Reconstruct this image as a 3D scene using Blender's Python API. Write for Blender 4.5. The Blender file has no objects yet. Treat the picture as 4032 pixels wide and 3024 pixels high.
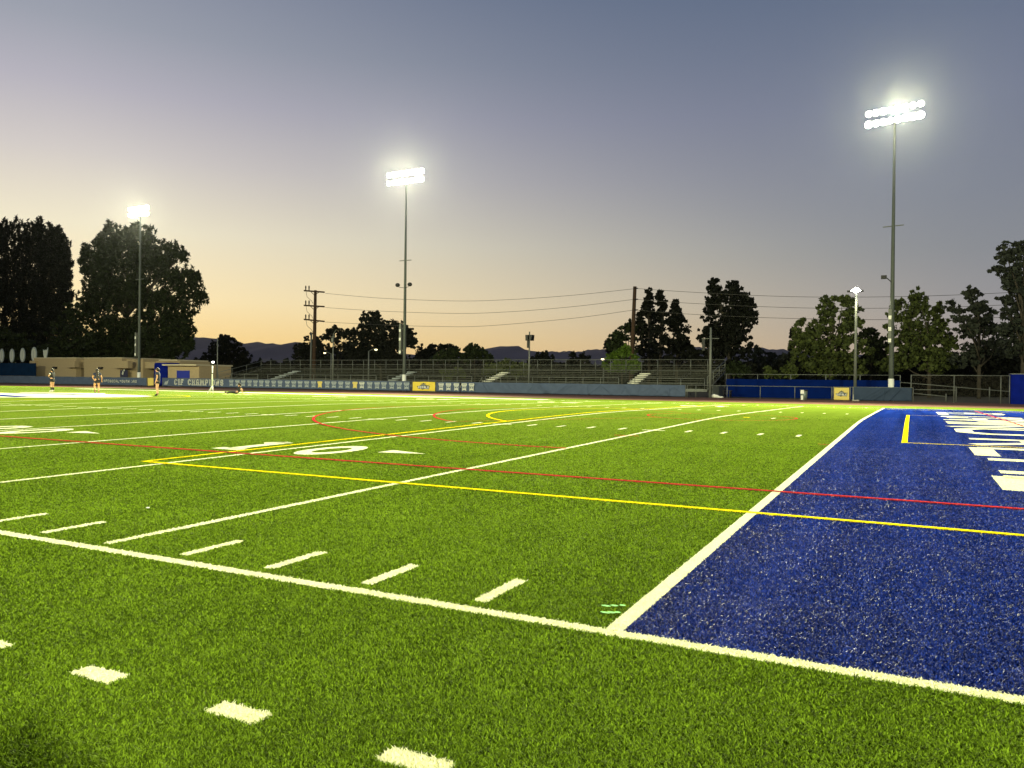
import bpy, bmesh, math, random
import numpy as np
from mathutils import Vector, Matrix
random.seed(7); rng = np.random.default_rng(7)
S = bpy.context.scene
COL = S.collection
PI = math.pi

# ------------------------------------------------------------------ camera
CF = 3098.6                                   # focal length in photo pixels (photo 4032 x 3024)
CAMP = Vector((1.5757, -4.3444, 1.4537))
CR = Vector((0.89133209, 0.45320347, 0.01156375))
CU = Vector((-1.25679286e-02, -7.95751062e-04, 9.99920704e-01))
CW = Vector((-0.45317674, 0.89140674, -0.00498655))
cd = bpy.data.cameras.new('camera'); cam = bpy.data.objects.new('camera', cd); COL.objects.link(cam)
cd.sensor_width = 36; cd.lens = 36 * CF / 4032; cd.clip_start = .05; cd.clip_end = 30000
cam.matrix_world = Matrix(((CR.x, CU.x, -CW.x, CAMP.x), (CR.y, CU.y, -CW.y, CAMP.y), (CR.z, CU.z, -CW.z, CAMP.z), (0, 0, 0, 1)))
S.camera = cam

def at(u, v, Y):
    """point of the world on the plane y = Y seen at photo pixel (u, v)"""
    d = CW + CR * ((u - 2016) / CF) + CU * ((1512 - v) / CF)
    return CAMP + d * ((Y - CAMP.y) / d.y)
def X(u, v, Y): return at(u, v, Y).x
def Z(u, v, Y): return at(u, v, Y).z
def mpp(u, Y):                                # metres per photo pixel at that place
    p = at(u, 1480, Y); return (p - CAMP).dot(CW) / CF

# ------------------------------------------------------------------ world: dusk sky
def lin(c, k=1.0):
    return tuple(((x / 255 / 12.92) if x / 255 <= .04045 else ((x / 255 + .055) / 1.055) ** 2.4) * k for x in c[:3]) + (1,)
W = bpy.data.worlds.new('World'); S.world = W; W.use_nodes = True
nt = W.node_tree; nt.nodes.clear(); N = nt.nodes.new; L = nt.links.new
tc = N('ShaderNodeTexCoord'); sep = N('ShaderNodeSeparateXYZ'); L(tc.outputs['Generated'], sep.inputs[0])
def ramp(stops):
    r = N('ShaderNodeValToRGB'); e = r.color_ramp.elements
    while len(e) > 1: e.remove(e[-1])
    e[0].position = stops[0][0]; e[0].color = lin(stops[0][1])
    for p, c in stops[1:]:
        q = e.new(p); q.color = lin(c)
    L(sep.outputs[2], r.inputs[0]); return r
west = ramp([(0, (255, 203, 118)), (.045, (255, 219, 145)), (.09, (254, 231, 178)), (.166, (237, 227, 199)), (.243, (206, 199, 195)), (.31, (178, 175, 185)), (.37, (153, 157, 169)), (.5, (114, 123, 147)), (.8, (70, 80, 112))])
east = ramp([(0, (166, 152, 146)), (.045, (158, 149, 146)), (.09, (146, 144, 146)), (.15, (133, 136, 142)), (.21, (125, 130, 142)), (.31, (114, 121, 141)), (.44, (91, 105, 129)), (.75, (52, 64, 92))])
nrm = N('ShaderNodeVectorMath'); nrm.operation = 'NORMALIZE'
flat = N('ShaderNodeVectorMath'); flat.operation = 'MULTIPLY'; flat.inputs[1].default_value = (1, 1, 0)
L(tc.outputs['Generated'], flat.inputs[0]); L(flat.outputs[0], nrm.inputs[0])
dot = N('ShaderNodeVectorMath'); dot.operation = 'DOT_PRODUCT'; dot.inputs[1].default_value = (math.sin(math.radians(-75)), math.cos(math.radians(-75)), 0)
L(nrm.outputs[0], dot.inputs[0])
mr = N('ShaderNodeMapRange'); mr.inputs[1].default_value = .15; mr.inputs[2].default_value = .95; L(dot.outputs['Value'], mr.inputs[0])
mix = N('ShaderNodeMix'); mix.data_type = 'RGBA'; pw = N('ShaderNodeMath'); pw.operation = 'POWER'; ex = N('ShaderNodeMath'); ex.operation = 'MULTIPLY_ADD'; ex.inputs[1].default_value = 4.5; ex.inputs[2].default_value = .88; L(sep.outputs[2], ex.inputs[0]); L(ex.outputs[0], pw.inputs[1]); L(mr.outputs[0], pw.inputs[0]); L(pw.outputs[0], mix.inputs[0]); L(east.outputs[0], mix.inputs[6]); L(west.outputs[0], mix.inputs[7])
bg = N('ShaderNodeBackground'); bg.inputs[1].default_value = 1.06; L(mix.outputs[2], bg.inputs[0])
wo = N('ShaderNodeOutputWorld'); L(bg.outputs[0], wo.inputs[0])

S.view_settings.view_transform = 'Standard'; S.view_settings.look = 'None'; S.view_settings.exposure = 0; S.view_settings.gamma = 1
S.cycles.use_denoising = True
S.cycles.max_bounces = 5; S.cycles.diffuse_bounces = 3; S.cycles.transparent_max_bounces = 12
S.cycles.sample_clamp_indirect = 3

# stadium floodlight power
LAMP_COL = (1.0, 0.98, 0.58)
P_FAR, P_NEAR = 430000, 140000

# ------------------------------------------------------------------ materials
def mat(name, col, rough=.8, metal=0, spec=.4, noise=0, nscale=5, emit=None, estr=0, bump=0, bscale=20, col2=None):
    m = bpy.data.materials.new(name); m.use_nodes = True; t = m.node_tree; b = t.nodes['Principled BSDF']
    b.inputs['Base Color'].default_value = (*col, 1); b.inputs['Roughness'].default_value = rough; b.inputs['Metallic'].default_value = metal
    b.inputs['Specular IOR Level'].default_value = spec
    if noise or col2:
        g = t.nodes.new('ShaderNodeTexCoord'); n = t.nodes.new('ShaderNodeTexNoise'); n.inputs['Scale'].default_value = nscale; n.inputs['Detail'].default_value = 6
        t.links.new(g.outputs['Object'], n.inputs['Vector'])
        r = t.nodes.new('ShaderNodeValToRGB'); r.color_ramp.elements[0].position = .3; r.color_ramp.elements[1].position = .7
        c2 = col2 or col
        r.color_ramp.elements[0].color = (*[x * (1 - noise) for x in col], 1); r.color_ramp.elements[1].color = (*[min(1, x * (1 + noise)) for x in c2], 1)
        t.links.new(n.outputs['Fac'], r.inputs[0]); t.links.new(r.outputs[0], b.inputs['Base Color'])
    if bump:
        g = t.nodes.new('ShaderNodeTexCoord'); n = t.nodes.new('ShaderNodeTexNoise'); n.inputs['Scale'].default_value = bscale; n.inputs['Detail'].default_value = 5
        t.links.new(g.outputs['Object'], n.inputs['Vector']); bp = t.nodes.new('ShaderNodeBump'); bp.inputs['Strength'].default_value = bump; bp.inputs['Distance'].default_value = .02
        t.links.new(n.outputs['Fac'], bp.inputs['Height']); t.links.new(bp.outputs[0], b.inputs['Normal'])
    if emit:
        b.inputs['Emission Color'].default_value = (*emit, 1); b.inputs['Emission Strength'].default_value = estr
    return m
def turf_mat(name, c1, c2, rough=1.0, spec=0.0, blade=False):
    """artificial turf: clumpy colour variation at several sizes"""
    m = bpy.data.materials.new(name); m.use_nodes = True; t = m.node_tree; b = t.nodes['Principled BSDF']
    g = t.nodes.new('ShaderNodeNewGeometry')
    def noi(scale, det=3):
        n = t.nodes.new('ShaderNodeTexNoise'); n.inputs['Scale'].default_value = scale; n.inputs['Detail'].default_value = det; n.inputs['Roughness'].default_value = .65
        t.links.new(g.outputs['Position'], n.inputs['Vector']); return n.outputs['Fac']
    def mth(op, a, c):
        n = t.nodes.new('ShaderNodeMath'); n.operation = op
        for i, x in enumerate((a, c)):
            if isinstance(x, (int, float)): n.inputs[i].default_value = x
            else: t.links.new(x, n.inputs[i])
        return n.outputs[0]
    # faint roll-direction streaks running across the field
    mp = t.nodes.new('ShaderNodeMapping'); mp.inputs['Scale'].default_value = (2.2, .06, 1); t.links.new(g.outputs['Position'], mp.inputs['Vector'])
    sn = t.nodes.new('ShaderNodeTexNoise'); sn.inputs['Scale'].default_value = 1; sn.inputs['Detail'].default_value = 4; t.links.new(mp.outputs[0], sn.inputs['Vector'])
    f = mth('ADD', mth('MULTIPLY', noi(.35), .35), mth('MULTIPLY', mth('SUBTRACT', sn.outputs['Fac'], .5), .8 if 'blue' in name else .22)); f = mth('ADD', f, mth('MULTIPLY', noi(5), .3))
    if blade: f = mth('ADD', f, mth('MULTIPLY', g.outputs['Random Per Island'], .7)); f = mth('SUBTRACT', f, .17)
    else: f = mth('ADD', f, mth('MULTIPLY', noi(28, 6), .75)); f = mth('SUBTRACT', f, .2)
    r = t.nodes.new('ShaderNodeValToRGB'); r.color_ramp.elements[0].position = .28; r.color_ramp.elements[1].position = .74
    r.color_ramp.elements[0].color = (*c1, 1); r.color_ramp.elements[1].color = (*c2, 1)
    t.links.new(f, r.inputs[0]); t.links.new(r.outputs[0], b.inputs['Base Color'])
    b.inputs['Roughness'].default_value = rough; b.inputs['Specular IOR Level'].default_value = spec
    if blade:                                   # thin plastic fibres let light through
        tr = t.nodes.new('ShaderNodeBsdfTranslucent'); mx = t.nodes.new('ShaderNodeMixShader'); mx.inputs[0].default_value = .42
        t.links.new(r.outputs[0], tr.inputs[0]); t.links.new(b.outputs[0], mx.inputs[1]); t.links.new(tr.outputs[0], mx.inputs[2]); t.links.new(mx.outputs[0], t.nodes['Material Output'].inputs['Surface'])
    if not blade:
        bp = t.nodes.new('ShaderNodeBump'); bp.inputs['Strength'].default_value = .8; bp.inputs['Distance'].default_value = .03
        t.links.new(noi(45, 6), bp.inputs['Height']); t.links.new(bp.outputs[0], b.inputs['Normal'])
    return m
M = {}
M['turf'] = turf_mat('turf_green', (.072, .112, .012), (.16, .228, .028))
M['blue'] = turf_mat('turf_blue', (.003, .010, .095), (.013, .036, .27))
M['white'] = turf_mat('turf_white', (.78, .78, .55), (.88, .88, .66))
M['yellow'] = turf_mat('turf_yellow', (.80, .62, .008), (.88, .72, .015))
M['red'] = turf_mat('turf_red', (.40, .025, .03), (.55, .05, .05))
BL = {}
BL['turf'] = turf_mat('blade_green', (.040, .074, .003), (.188, .305, .018), .7, .08, True)
BL['white'] = turf_mat('blade_white', (.80, .80, .56), (.90, .90, .66), .6, .2, True)
BL['blue'] = turf_mat('blade_blue', (.003, .009, .085), (.014, .040, .32), .42, .42, True)
BL['yellow'] = turf_mat('blade_yellow', (.78, .60, .008), (.90, .74, .015), .5, .4, True)
BL['red'] = turf_mat('blade_red', (.40, .025, .03), (.58, .05, .05), .5, .4, True)
M['track'] = mat('track_rubber', (.115, .038, .020), .9, noise=.15, nscale=1.2, bump=.3, bscale=60)
M['dirt'] = mat('dry_ground', (.055, .05, .03), .95, noise=.35, nscale=.2, bump=.4, bscale=3)
M['concrete'] = mat('concrete', (.32, .31, .28), .9, noise=.15, nscale=3)
M['galv'] = mat('galvanised_steel', (.15, .16, .145), .6, .3, noise=.12, nscale=6)
M['pole'] = mat('painted_green_grey_pole', (.06, .072, .065), .6, .1, noise=.12, nscale=2)
M['alu'] = mat('weathered_aluminium', (.055, .058, .046), .6, .3, noise=.25, nscale=2.5)
M['stepwhite'] = mat('pale_step_metal', (.62, .62, .52), .6, .1, noise=.1, nscale=8)
M['dark'] = mat('dark_metal', (.02, .02, .022), .5, .4)
M['black'] = mat('black_cloth', (.012, .012, .016), .85)
M['navy'] = mat('navy_cloth', (.012, .018, .045), .85)
M['whitepaint'] = mat('white_paint', (.75, .75, .70), .6)
M['plate'] = mat('white_label_plate', (.8, .8, .75), .5)
M['banner'] = mat('blue_vinyl_banner', (.068, .094, .155), .6, spec=.1, noise=.1, nscale=1.5)
M['bannerdk'] = mat('grey_blue_vinyl', (.032, .05, .09), .6, spec=.1, noise=.12, nscale=1.5)
M['screen'] = mat('blue_windscreen_mesh', (.0008, .009, .085), .9, spec=.03, noise=.15, nscale=1.2)
M['screen2'] = mat('teal_windscreen_mesh', (.003, .017, .05), .9, spec=.03, noise=.2, nscale=1.2)
M['tarp'] = mat('royal_blue_tarp', (.002, .009, .17), .8, spec=.05, noise=.2, nscale=1.5, bump=.5, bscale=3)
M['bluedoor'] = mat('blue_door_paint', (.01, .025, .28), .5)
M['yban'] = mat('yellow_vinyl_banner', (.72, .55, .05), .55, noise=.05, nscale=2)
M['yban2'] = mat('pale_gold_vinyl_banner', (.66, .52, .13), .55, noise=.05, nscale=2)
M['print'] = mat('white_banner_print', (.52, .54, .48), .7)
M['printg'] = mat('grey_banner_print', (.30, .34, .35), .7, noise=.15, nscale=8)
M['printdk'] = mat('dark_banner_print', (.06, .075, .09), .7)
M['printy'] = mat('gold_banner_print', (.62, .5, .14), .7, noise=.1, nscale=8)
M['stucco'] = mat('tan_stucco', (.36, .28, .165), .9, noise=.06, nscale=4, bump=.2, bscale=40)
M['trim'] = mat('pale_fascia_paint', (.48, .42, .29), .7)
M['shade_panel'] = mat('painted_interior_shade', (.02, .02, .018), .9)
M['wood'] = mat('creosoted_wood', (.055, .03, .016), .9, noise=.3, nscale=3)
M['wire'] = mat('aluminium_wire', (.10, .095, .085), .6, .4)
M['bark'] = mat('bark', (.05, .042, .03), .95, noise=.3, nscale=3)
M['hill'] = mat('haze_tinted_slope', (.20, .165, .165), 1, noise=.12, nscale=.003)  # grey-violet haze of distance is put into the slope colour
M['skin'] = mat('skin', (.50, .28, .16), .6)
M['skin2'] = mat('skin_tan', (.46, .24, .11), .6)
M['hair'] = mat('dark_hair', (.014, .009, .006), .5)
M['shirtw'] = mat('white_cloth', (.7, .7, .68), .85)
M['teal'] = mat('teal_cloth', (.15, .35, .33), .85)
M['lampglass'] = mat('lit_floodlight_lens', (.9, .9, .85), .4, emit=(1, .98, .80), estr=60)
M['smalllamp'] = mat('lit_street_lamp_lens', (.9, .8, .5), .4, emit=(1, .86, .45), estr=3.5)
M['devlamp'] = mat('lit_led_panel', (.9, .9, .9), .4, emit=(1, 1, .97), estr=6)
M['binmetal'] = mat('bin_metal', (.18, .22, .20), .5, .4, noise=.3, nscale=6)
M['bag'] = mat('white_plastic_bag', (.75, .74, .68), .4)
def leafmat(name, c1, c2):
    m = bpy.data.materials.new(name); m.use_nodes = True; t = m.node_tree; b = t.nodes['Principled BSDF']
    g = t.nodes.new('ShaderNodeNewGeometry'); r = t.nodes.new('ShaderNodeValToRGB')
    r.color_ramp.elements[0].color = (*c1, 1); r.color_ramp.elements[1].color = (*c2, 1)
    t.links.new(g.outputs['Random Per Island'], r.inputs[0]); t.links.new(r.outputs[0], b.inputs['Base Color'])
    b.inputs['Roughness'].default_value = .7; b.inputs['Specular IOR Level'].default_value = .2
    return m
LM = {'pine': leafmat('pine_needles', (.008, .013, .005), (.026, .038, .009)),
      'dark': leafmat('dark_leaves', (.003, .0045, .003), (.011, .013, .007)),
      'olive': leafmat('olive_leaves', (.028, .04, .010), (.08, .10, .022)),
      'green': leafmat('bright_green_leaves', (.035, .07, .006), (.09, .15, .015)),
      'grey': leafmat('grey_green_leaves', (.018, .024, .017), (.045, .052, .036))}

# ------------------------------------------------------------------ helpers
def tag(o, label=None, cat=None, group=None, kind=None):
    if label: o['label'] = label
    if cat: o['category'] = cat
    if group: o['group'] = group
    if kind: o['kind'] = kind
    return o
def empty(name, loc=(0, 0, 0), label=None, cat=None, group=None, rz=0):
    o = bpy.data.objects.new(name, None); o.empty_display_size = .3; COL.objects.link(o); o.location = loc; o.rotation_euler = (0, 0, rz)
    return tag(o, label, cat, group)
class MB:
    def __init__(s): s.v = []; s.f = []; s.m = []
    def face(s, pts, m=0):
        i = len(s.v); s.v += [tuple(p) for p in pts]; s.f.append(tuple(range(i, i + len(pts)))); s.m.append(m)
    def box(s, x0, x1, y0, y1, z0, z1, m=0):
        i = len(s.v); s.v += [(x, y, z) for z in (z0, z1) for y in (y0, y1) for x in (x0, x1)]
        for f in ((0, 2, 3, 1), (4, 5, 7, 6), (0, 1, 5, 4), (1, 3, 7, 5), (3, 2, 6, 7), (2, 0, 4, 6)):
            s.f.append(tuple(i + k for k in f)); s.m.append(m)
    def tube(s, pts, r, n=8, m=0, cap=True):
        pts = [Vector(p) for p in pts]; rs = r if isinstance(r, (list, tuple)) else [r] * len(pts)
        i0 = len(s.v)
        for k, p in enumerate(pts):
            d = (pts[min(k + 1, len(pts) - 1)] - pts[max(k - 1, 0)]).normalized()
            a = d.cross(Vector((0, 0, 1)) if abs(d.z) < .9 else Vector((1, 0, 0))).normalized(); b = d.cross(a)
            for j in range(n):
                t = 2 * PI * j / n; q = p + (a * math.cos(t) + b * math.sin(t)) * rs[k]; s.v.append(tuple(q))
        for k in range(len(pts) - 1):
            for j in range(n):
                a = i0 + k * n + j; b = i0 + k * n + (j + 1) % n
                s.f.append((a, b, b + n, a + n)); s.m.append(m)
        if cap:
            s.f.append(tuple(i0 + j for j in range(n))[::-1]); s.m.append(m)
            s.f.append(tuple(i0 + (len(pts) - 1) * n + j for j in range(n))); s.m.append(m)
    def sphere(s, c, r, n=10, m=0, sc=(1, 1, 1)):
        i0 = len(s.v); h = n // 2
        for k in range(1, h):
            t = PI * k / h
            for j in range(n):
                p = 2 * PI * j / n; s.v.append((c[0] + r * sc[0] * math.sin(t) * math.cos(p), c[1] + r * sc[1] * math.sin(t) * math.sin(p), c[2] + r * sc[2] * math.cos(t)))
        s.v.append((c[0], c[1], c[2] + r * sc[2])); s.v.append((c[0], c[1], c[2] - r * sc[2])); T = len(s.v) - 2
        for k in range(h - 2):
            for j in range(n):
                a = i0 + k * n + j; b = i0 + k * n + (j + 1) % n; s.f.append((a, a + n, b + n, b)); s.m.append(m)
        for j in range(n):
            s.f.append((T, i0 + j, i0 + (j + 1) % n)); s.m.append(m)
            s.f.append((T + 1, i0 + (h - 2) * n + (j + 1) % n, i0 + (h - 2) * n + j)); s.m.append(m)
    def build(s, name, mats, parent=None, smooth=False):
        me = bpy.data.meshes.new(name); me.from_pydata(s.v, [], s.f); o = bpy.data.objects.new(name, me); COL.objects.link(o)
        for m_ in (mats if isinstance(mats, (list, tuple)) else [mats]): me.materials.append(m_)
        if len(me.materials) > 1: me.polygons.foreach_set('material_index', s.m)
        if smooth: me.polygons.foreach_set('use_smooth', [True] * len(me.polygons))
        me.update()
        if parent:
            o.parent = parent; o.matrix_parent_inverse = parent.matrix_basis.inverted()
        return o
def copy_tree(o, parent=None):
    c = o.copy(); COL.objects.link(c); c.parent = parent
    for ch in [x for x in COL.objects if x.parent == o]: copy_tree(ch, c)
    return c

# ------------------------------------------------------------------ the crowned field
YD = .9144; FW = 48.77
KN = [(-40, 0), (0, 0), (21.5, .1987), (24.38, .213), (27.26, .1987), (48.77, 0), (80, 0)]
def Hy(y): return np.interp(y, [k[0] for k in KN], [k[1] for k in KN])
def clip(poly, y0, y1):
    for s_, lim in ((1, y0), (-1, y1)):
        out = []
        for i in range(len(poly)):
            a, b = poly[i], poly[(i + 1) % len(poly)]; da, db = s_ * (a[1] - lim), s_ * (b[1] - lim)
            if da >= 0: out.append(a)
            if (da > 0 > db) or (da < 0 < db):
                t = da / (da - db); out.append((a[0] + t * (b[0] - a[0]), a[1] + t * (b[1] - a[1])))
        poly = out
        if len(poly) < 3: return []
    return poly
ALLMARKS = []                                  # (kind, level, polygon) for the turf fibres
def drape(name, polys, kind, lvl, mats=None, **kw):
    mb = MB()
    for p in polys:
        ar = sum(p[i][0] * p[(i + 1) % len(p)][1] - p[(i + 1) % len(p)][0] * p[i][1] for i in range(len(p)))
        if ar < 0: p = p[::-1]
        if kind: ALLMARKS.append((kind, lvl, p))
        for (ya, _), (yb, _) in zip(KN[:-1], KN[1:]):
            q = clip(p, ya, yb)
            if q: mb.face([(x, y, float(Hy(y)) + .004 * lvl) for x, y in q])
    o = mb.build(name, mats or M[kind])
    return tag(o, kind='structure', **kw)
def rect(x0, x1, y0, y1): return [(x0, y0), (x1, y0), (x1, y1), (x0, y1)]
def thick(pts, w, closed=False):
    """convex pieces of a polyline of width w"""
    out = []; n = len(pts); segs = [(pts[i], pts[(i + 1) % n]) for i in range(n if closed else n - 1)]
    for a, b in segs:
        d = np.array(b) - np.array(a); l = np.hypot(*d)
        if l < 1e-9: continue
        d /= l; q = np.array((-d[1], d[0])) * w / 2; e = d * w * .12
        out.append([tuple(a - q - e), tuple(b - q + e), tuple(b + q + e), tuple(a + q - e)])
    return out
def arc(cx, cy, r, a0, a1, n=40): return [(cx + r * math.cos(a0 + (a1 - a0) * i / n), cy + r * math.sin(a0 + (a1 - a0) * i / n)) for i in range(n + 1)]

# stroke glyphs, unit box (0..1, 0..1); each glyph is polylines of a block college letter
K = .24
GL = {
 'A': [[(0, 0), (0, .8), (.24, 1), (.76, 1), (1, .8), (1, 0)], [(0, .42), (1, .42)]],
 'C': [[(1, .72), (1, .8), (.78, 1), (.22, 1), (0, .8), (0, .2), (.22, 0), (.78, 0), (1, .2), (1, .28)]],
 'E': [[(1, 1), (0, 1), (0, 0), (1, 0)], [(0, .5), (.8, .5)]],
 'F': [[(1, 1), (0, 1), (0, 0)], [(0, .5), (.8, .5)]],
 'G': [[(1, .75), (.78, 1), (.22, 1), (0, .8), (0, .2), (.22, 0), (.78, 0), (1, .2), (1, .48), (.6, .48)]],
 'H': [[(0, 0), (0, 1)], [(1, 0), (1, 1)], [(0, .5), (1, .5)]],
 'I': [[(.5, 0), (.5, 1)]],
 'L': [[(0, 1), (0, 0), (1, 0)]],
 'M': [[(0, 0), (0, 1), (.5, .35), (1, 1), (1, 0)]],
 'N': [[(0, 0), (0, 1), (1, 0), (1, 1)]],
 'O': [[(.22, 0), (.78, 0), (1, .2), (1, .8), (.78, 1), (.22, 1), (0, .8), (0, .2), (.22, 0)]],
 'P': [[(0, 0), (0, 1), (.78, 1), (1, .85), (1, .6), (.78, .46), (0, .46)]],
 'R': [[(0, 0), (0, 1), (.78, 1), (1, .85), (1, .62), (.78, .48), (0, .48)], [(.5, .48), (1, 0)]],
 'S': [[(1, .76), (.8, 1), (.2, 1), (0, .8), (0, .62), (.2, .52), (.8, .48), (1, .38), (1, .2), (.8, 0), (.2, 0), (0, .24)]],
 'T': [[(0, 1), (1, 1)], [(.5, 1), (.5, 0)]],
 'U': [[(0, 1), (0, .2), (.22, 0), (.78, 0), (1, .2), (1, 1)]],
 'W': [[(0, 1), (.25, 0), (.5, .7), (.75, 0), (1, 1)]],
 'Y': [[(0, 1), (.5, .5), (1, 1)], [(.5, .5), (.5, 0)]],
 '.': [[(.4, .05), (.6, .05)]],
 '1': [[(.5, 0), (.5, 1), (.12, .8)], [(.1, 0), (.9, 0)]],
 '2': [[(0, .75), (.2, 1), (.8, 1), (1, .8), (1, .6), (0, .05), (1, .05)]],
 '0': [[(.22, 0), (.78, 0), (1, .2), (1, .8), (.78, 1), (.22, 1), (0, .8), (0, .2), (.22, 0)]],
 '3': [[(0, 1), (.8, 1), (1, .8), (1, .6), (.8, .5), (.3, .5)], [(.8, .5), (1, .4), (1, .2), (.8, 0), (0, 0)]],
 '4': [[(.75, 0), (.75, 1), (0, .35), (1, .35)]],
 '5': [[(1, 1), (0, 1), (0, .55), (.8, .55), (1, .4), (1, .15), (.8, 0), (0, 0)]],
}
def glyph(ch, w, h, t, serif=False):
    """convex polygons of the letter in a w x h box, stroke t"""
    out = []
    for pl in GL[ch]:
        P = [(t / 2 + x * (w - t), t / 2 + y * (h - t)) for x, y in pl]
        if ch == 'I': P = [(w / 2, 0), (w / 2, h)]
        if ch in 'HMN' or (ch in 'FPRLEA' and False): P = [(x, (0 if y <= t / 2 + 1e-6 else h if y >= h - t / 2 - 1e-6 else y)) for x, y in P]
        closed = P[0] == P[-1]
        out += thick(P, t)
    if serif:
        ends = {'A': [(0, 0), (1, 0)], 'H': [(0, 0), (1, 0), (0, 1), (1, 1)], 'I': [(.5, 0), (.5, 1)], 'F': [(0, 0)], 'P': [(0, 0)], 'M': [(0, 0), (1, 0), (0, 1), (1, 1)], 'N': [(0, 0), (0, 1), (1, 1)]}.get(ch, [])
        for x, y in ends:
            cx = w / 2 if ch == 'I' else t / 2 + x * (w - t); yy = 0 if y == 0 else h - t * .6
            out.append(rect(cx - t * .95, cx + t * .95, yy, yy + t * .6))
    return out
def text_polys(s, x0, x1, h, t, gap=.3, serif=False, narrow='I.', each=False):
    """letters laid from x0 to x1 at height h, returned at y 0..h"""
    ws = [(.45 if c in narrow else (1.2 if c in 'MW' else 1)) if c != ' ' else .7 for c in s]
    tot = sum(ws) + gap * (len(s) - 1); k = (x1 - x0) / tot; x = x0; out = []
    for c, w in zip(s, ws):
        if c != ' ':
            gp_ = [[(a + x, b) for a, b in p] for p in glyph(c, w * k, h, t, serif)]
            if each: out.append(gp_)
            else: out += gp_
        x += (w + gap) * k
    return out

# --- ground
g = MB(); g.face([(-9000, -9000, -.06), (9000, -9000, -.06), (9000, 9000, -.06), (-9000, 9000, -.06)])
tag(g.build('ground', M['dirt']), kind='structure')
drape('track', [rect(-190, 60, 54.6, 71.2), rect(-190, 60, -22, -7.5)], None, -2, M['track'])
drape('turf_field', [rect(-135, 26, -7.5, 54.6)], None, 0, M['turf'])
drape('end_zone_turf', [rect(.09, 9.144, 0, FW)], 'blue', 1)
drape('sideline', [rect(-100.6, 9.25, -.11, 0), rect(-22.9, 9.25, FW, FW + .1)], 'white', 2)
drape('coaching_box_line', [rect(-77.7, -22.9, FW, FW + 1.6)], 'white', 2)
drape('goal_line', [rect(0, .105, 0, FW)], 'white', 3)
drape('yard_lines', [rect(-5 * i * YD - .05, -5 * i * YD + .05, .1, FW - .1) for i in range(1, 20)], 'white', 2)
tk = []
for i in range(1, 100):
    if i % 5 == 0: continue
    x = -i * YD
    for a, b in ((.12, .74), (FW - .74, FW - .12)): tk.append(rect(x - .05, x + .05, a, b))
    for yc in (16.26, 32.51): tk.append(rect(x - .05, x + .05, yc - .3, yc + .3))
for i in range(1, 20):
    x = -5 * i * YD
    for yc in (16.13, 32.6): tk += [rect(x - .31, x - .05, yc - .05, yc + .05), rect(x + .05, x + .31, yc - .05, yc + .05)]
tk.append(rect(-3 * YD - .05 - .0, -3 * YD + .05, 24.1, 24.7))
drape('hash_marks', tk, 'white', 2)
drape('dashed_limit_line', [rect(-.22 + k_ * YD, .07 + k_ * YD, -1.92, -1.80) for k_ in range(-60, 6)], 'white', 2)
nm = []
for d1, d2, xx in ((('1', '0', -9.144)), ('2', '0', -18.288), ('3', '0', -27.43), ('4', '0', -36.58), ('5', '0', -45.72)):
    for s_, x0 in ((d1, xx - 1.50), (d2, xx + .42)):
        if s_ == '0':
            o_, i_ = arc(x0 + .47, 7.47, 1, 0, 2 * PI, 28), None
            ring = [((x0 + .47) + .47 * math.cos(t), 7.47 + .92 * math.sin(t), (x0 + .47) + .24 * math.cos(t), 7.47 + .52 * math.sin(t)) for t in [2 * PI * k_ / 28 for k_ in range(29)]]
            nm += [[(a[0], a[1]), (b[0], b[1]), (b[2], b[3]), (a[2], a[3])] for a, b in zip(ring[:-1], ring[1:])]
        else:
            nm += [[(a + x0, b + 6.56) for a, b in p] for p in glyph(s_, 1.05, 1.84, .30)]
    if xx > -45: nm.append([(xx + 1.87, 7.58), (xx + 1.87, 8.08), (xx + 2.8, 7.80)])
    for s_, x0 in ((d1, xx + 1.45), (d2, xx - .42)):     # far row, read from the far side
        if s_ == '0':
            ring = [((x0 - .47) + .47 * math.cos(t), 41.3 + .92 * math.sin(t), (x0 - .47) + .24 * math.cos(t), 41.3 + .52 * math.sin(t)) for t in [2 * PI * k_ / 20 for k_ in range(21)]]
            nm += [[(a[0], a[1]), (b[0], b[1]), (b[2], b[3]), (a[2], a[3])] for a, b in zip(ring[:-1], ring[1:])]
        else: nm += [[(x0 - a, 42.21 - b) for a, b in p] for p in glyph(s_, 1.05, 1.84, .30)]
drape('yard_numbers', nm, 'white', 3)
# soccer lines (yellow)
yl = [rect(-9.67, -9.57, 4.38, 44.5), rect(-9.57, 12, 4.36, 4.46), rect(-9.57, 12, 44.42, 44.52), rect(1.38, 1.50, 15.30, 33.1), rect(1.5, 7.3, 15.30, 15.38), rect(1.5, 7.3, 33.02, 33.1)]
al = math.acos(5.9 / 9.2); yl += thick(arc(-3.66, 24.38, 9.2, PI - al, PI + al), .11)
yl += thick(arc(-45.72, 24.38, 9.15, 0, 2 * PI, 60), .11) + [rect(-3.78, -3.54, 24.26, 24.5)]
drape('soccer_lines', yl, 'yellow', 4)
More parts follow.
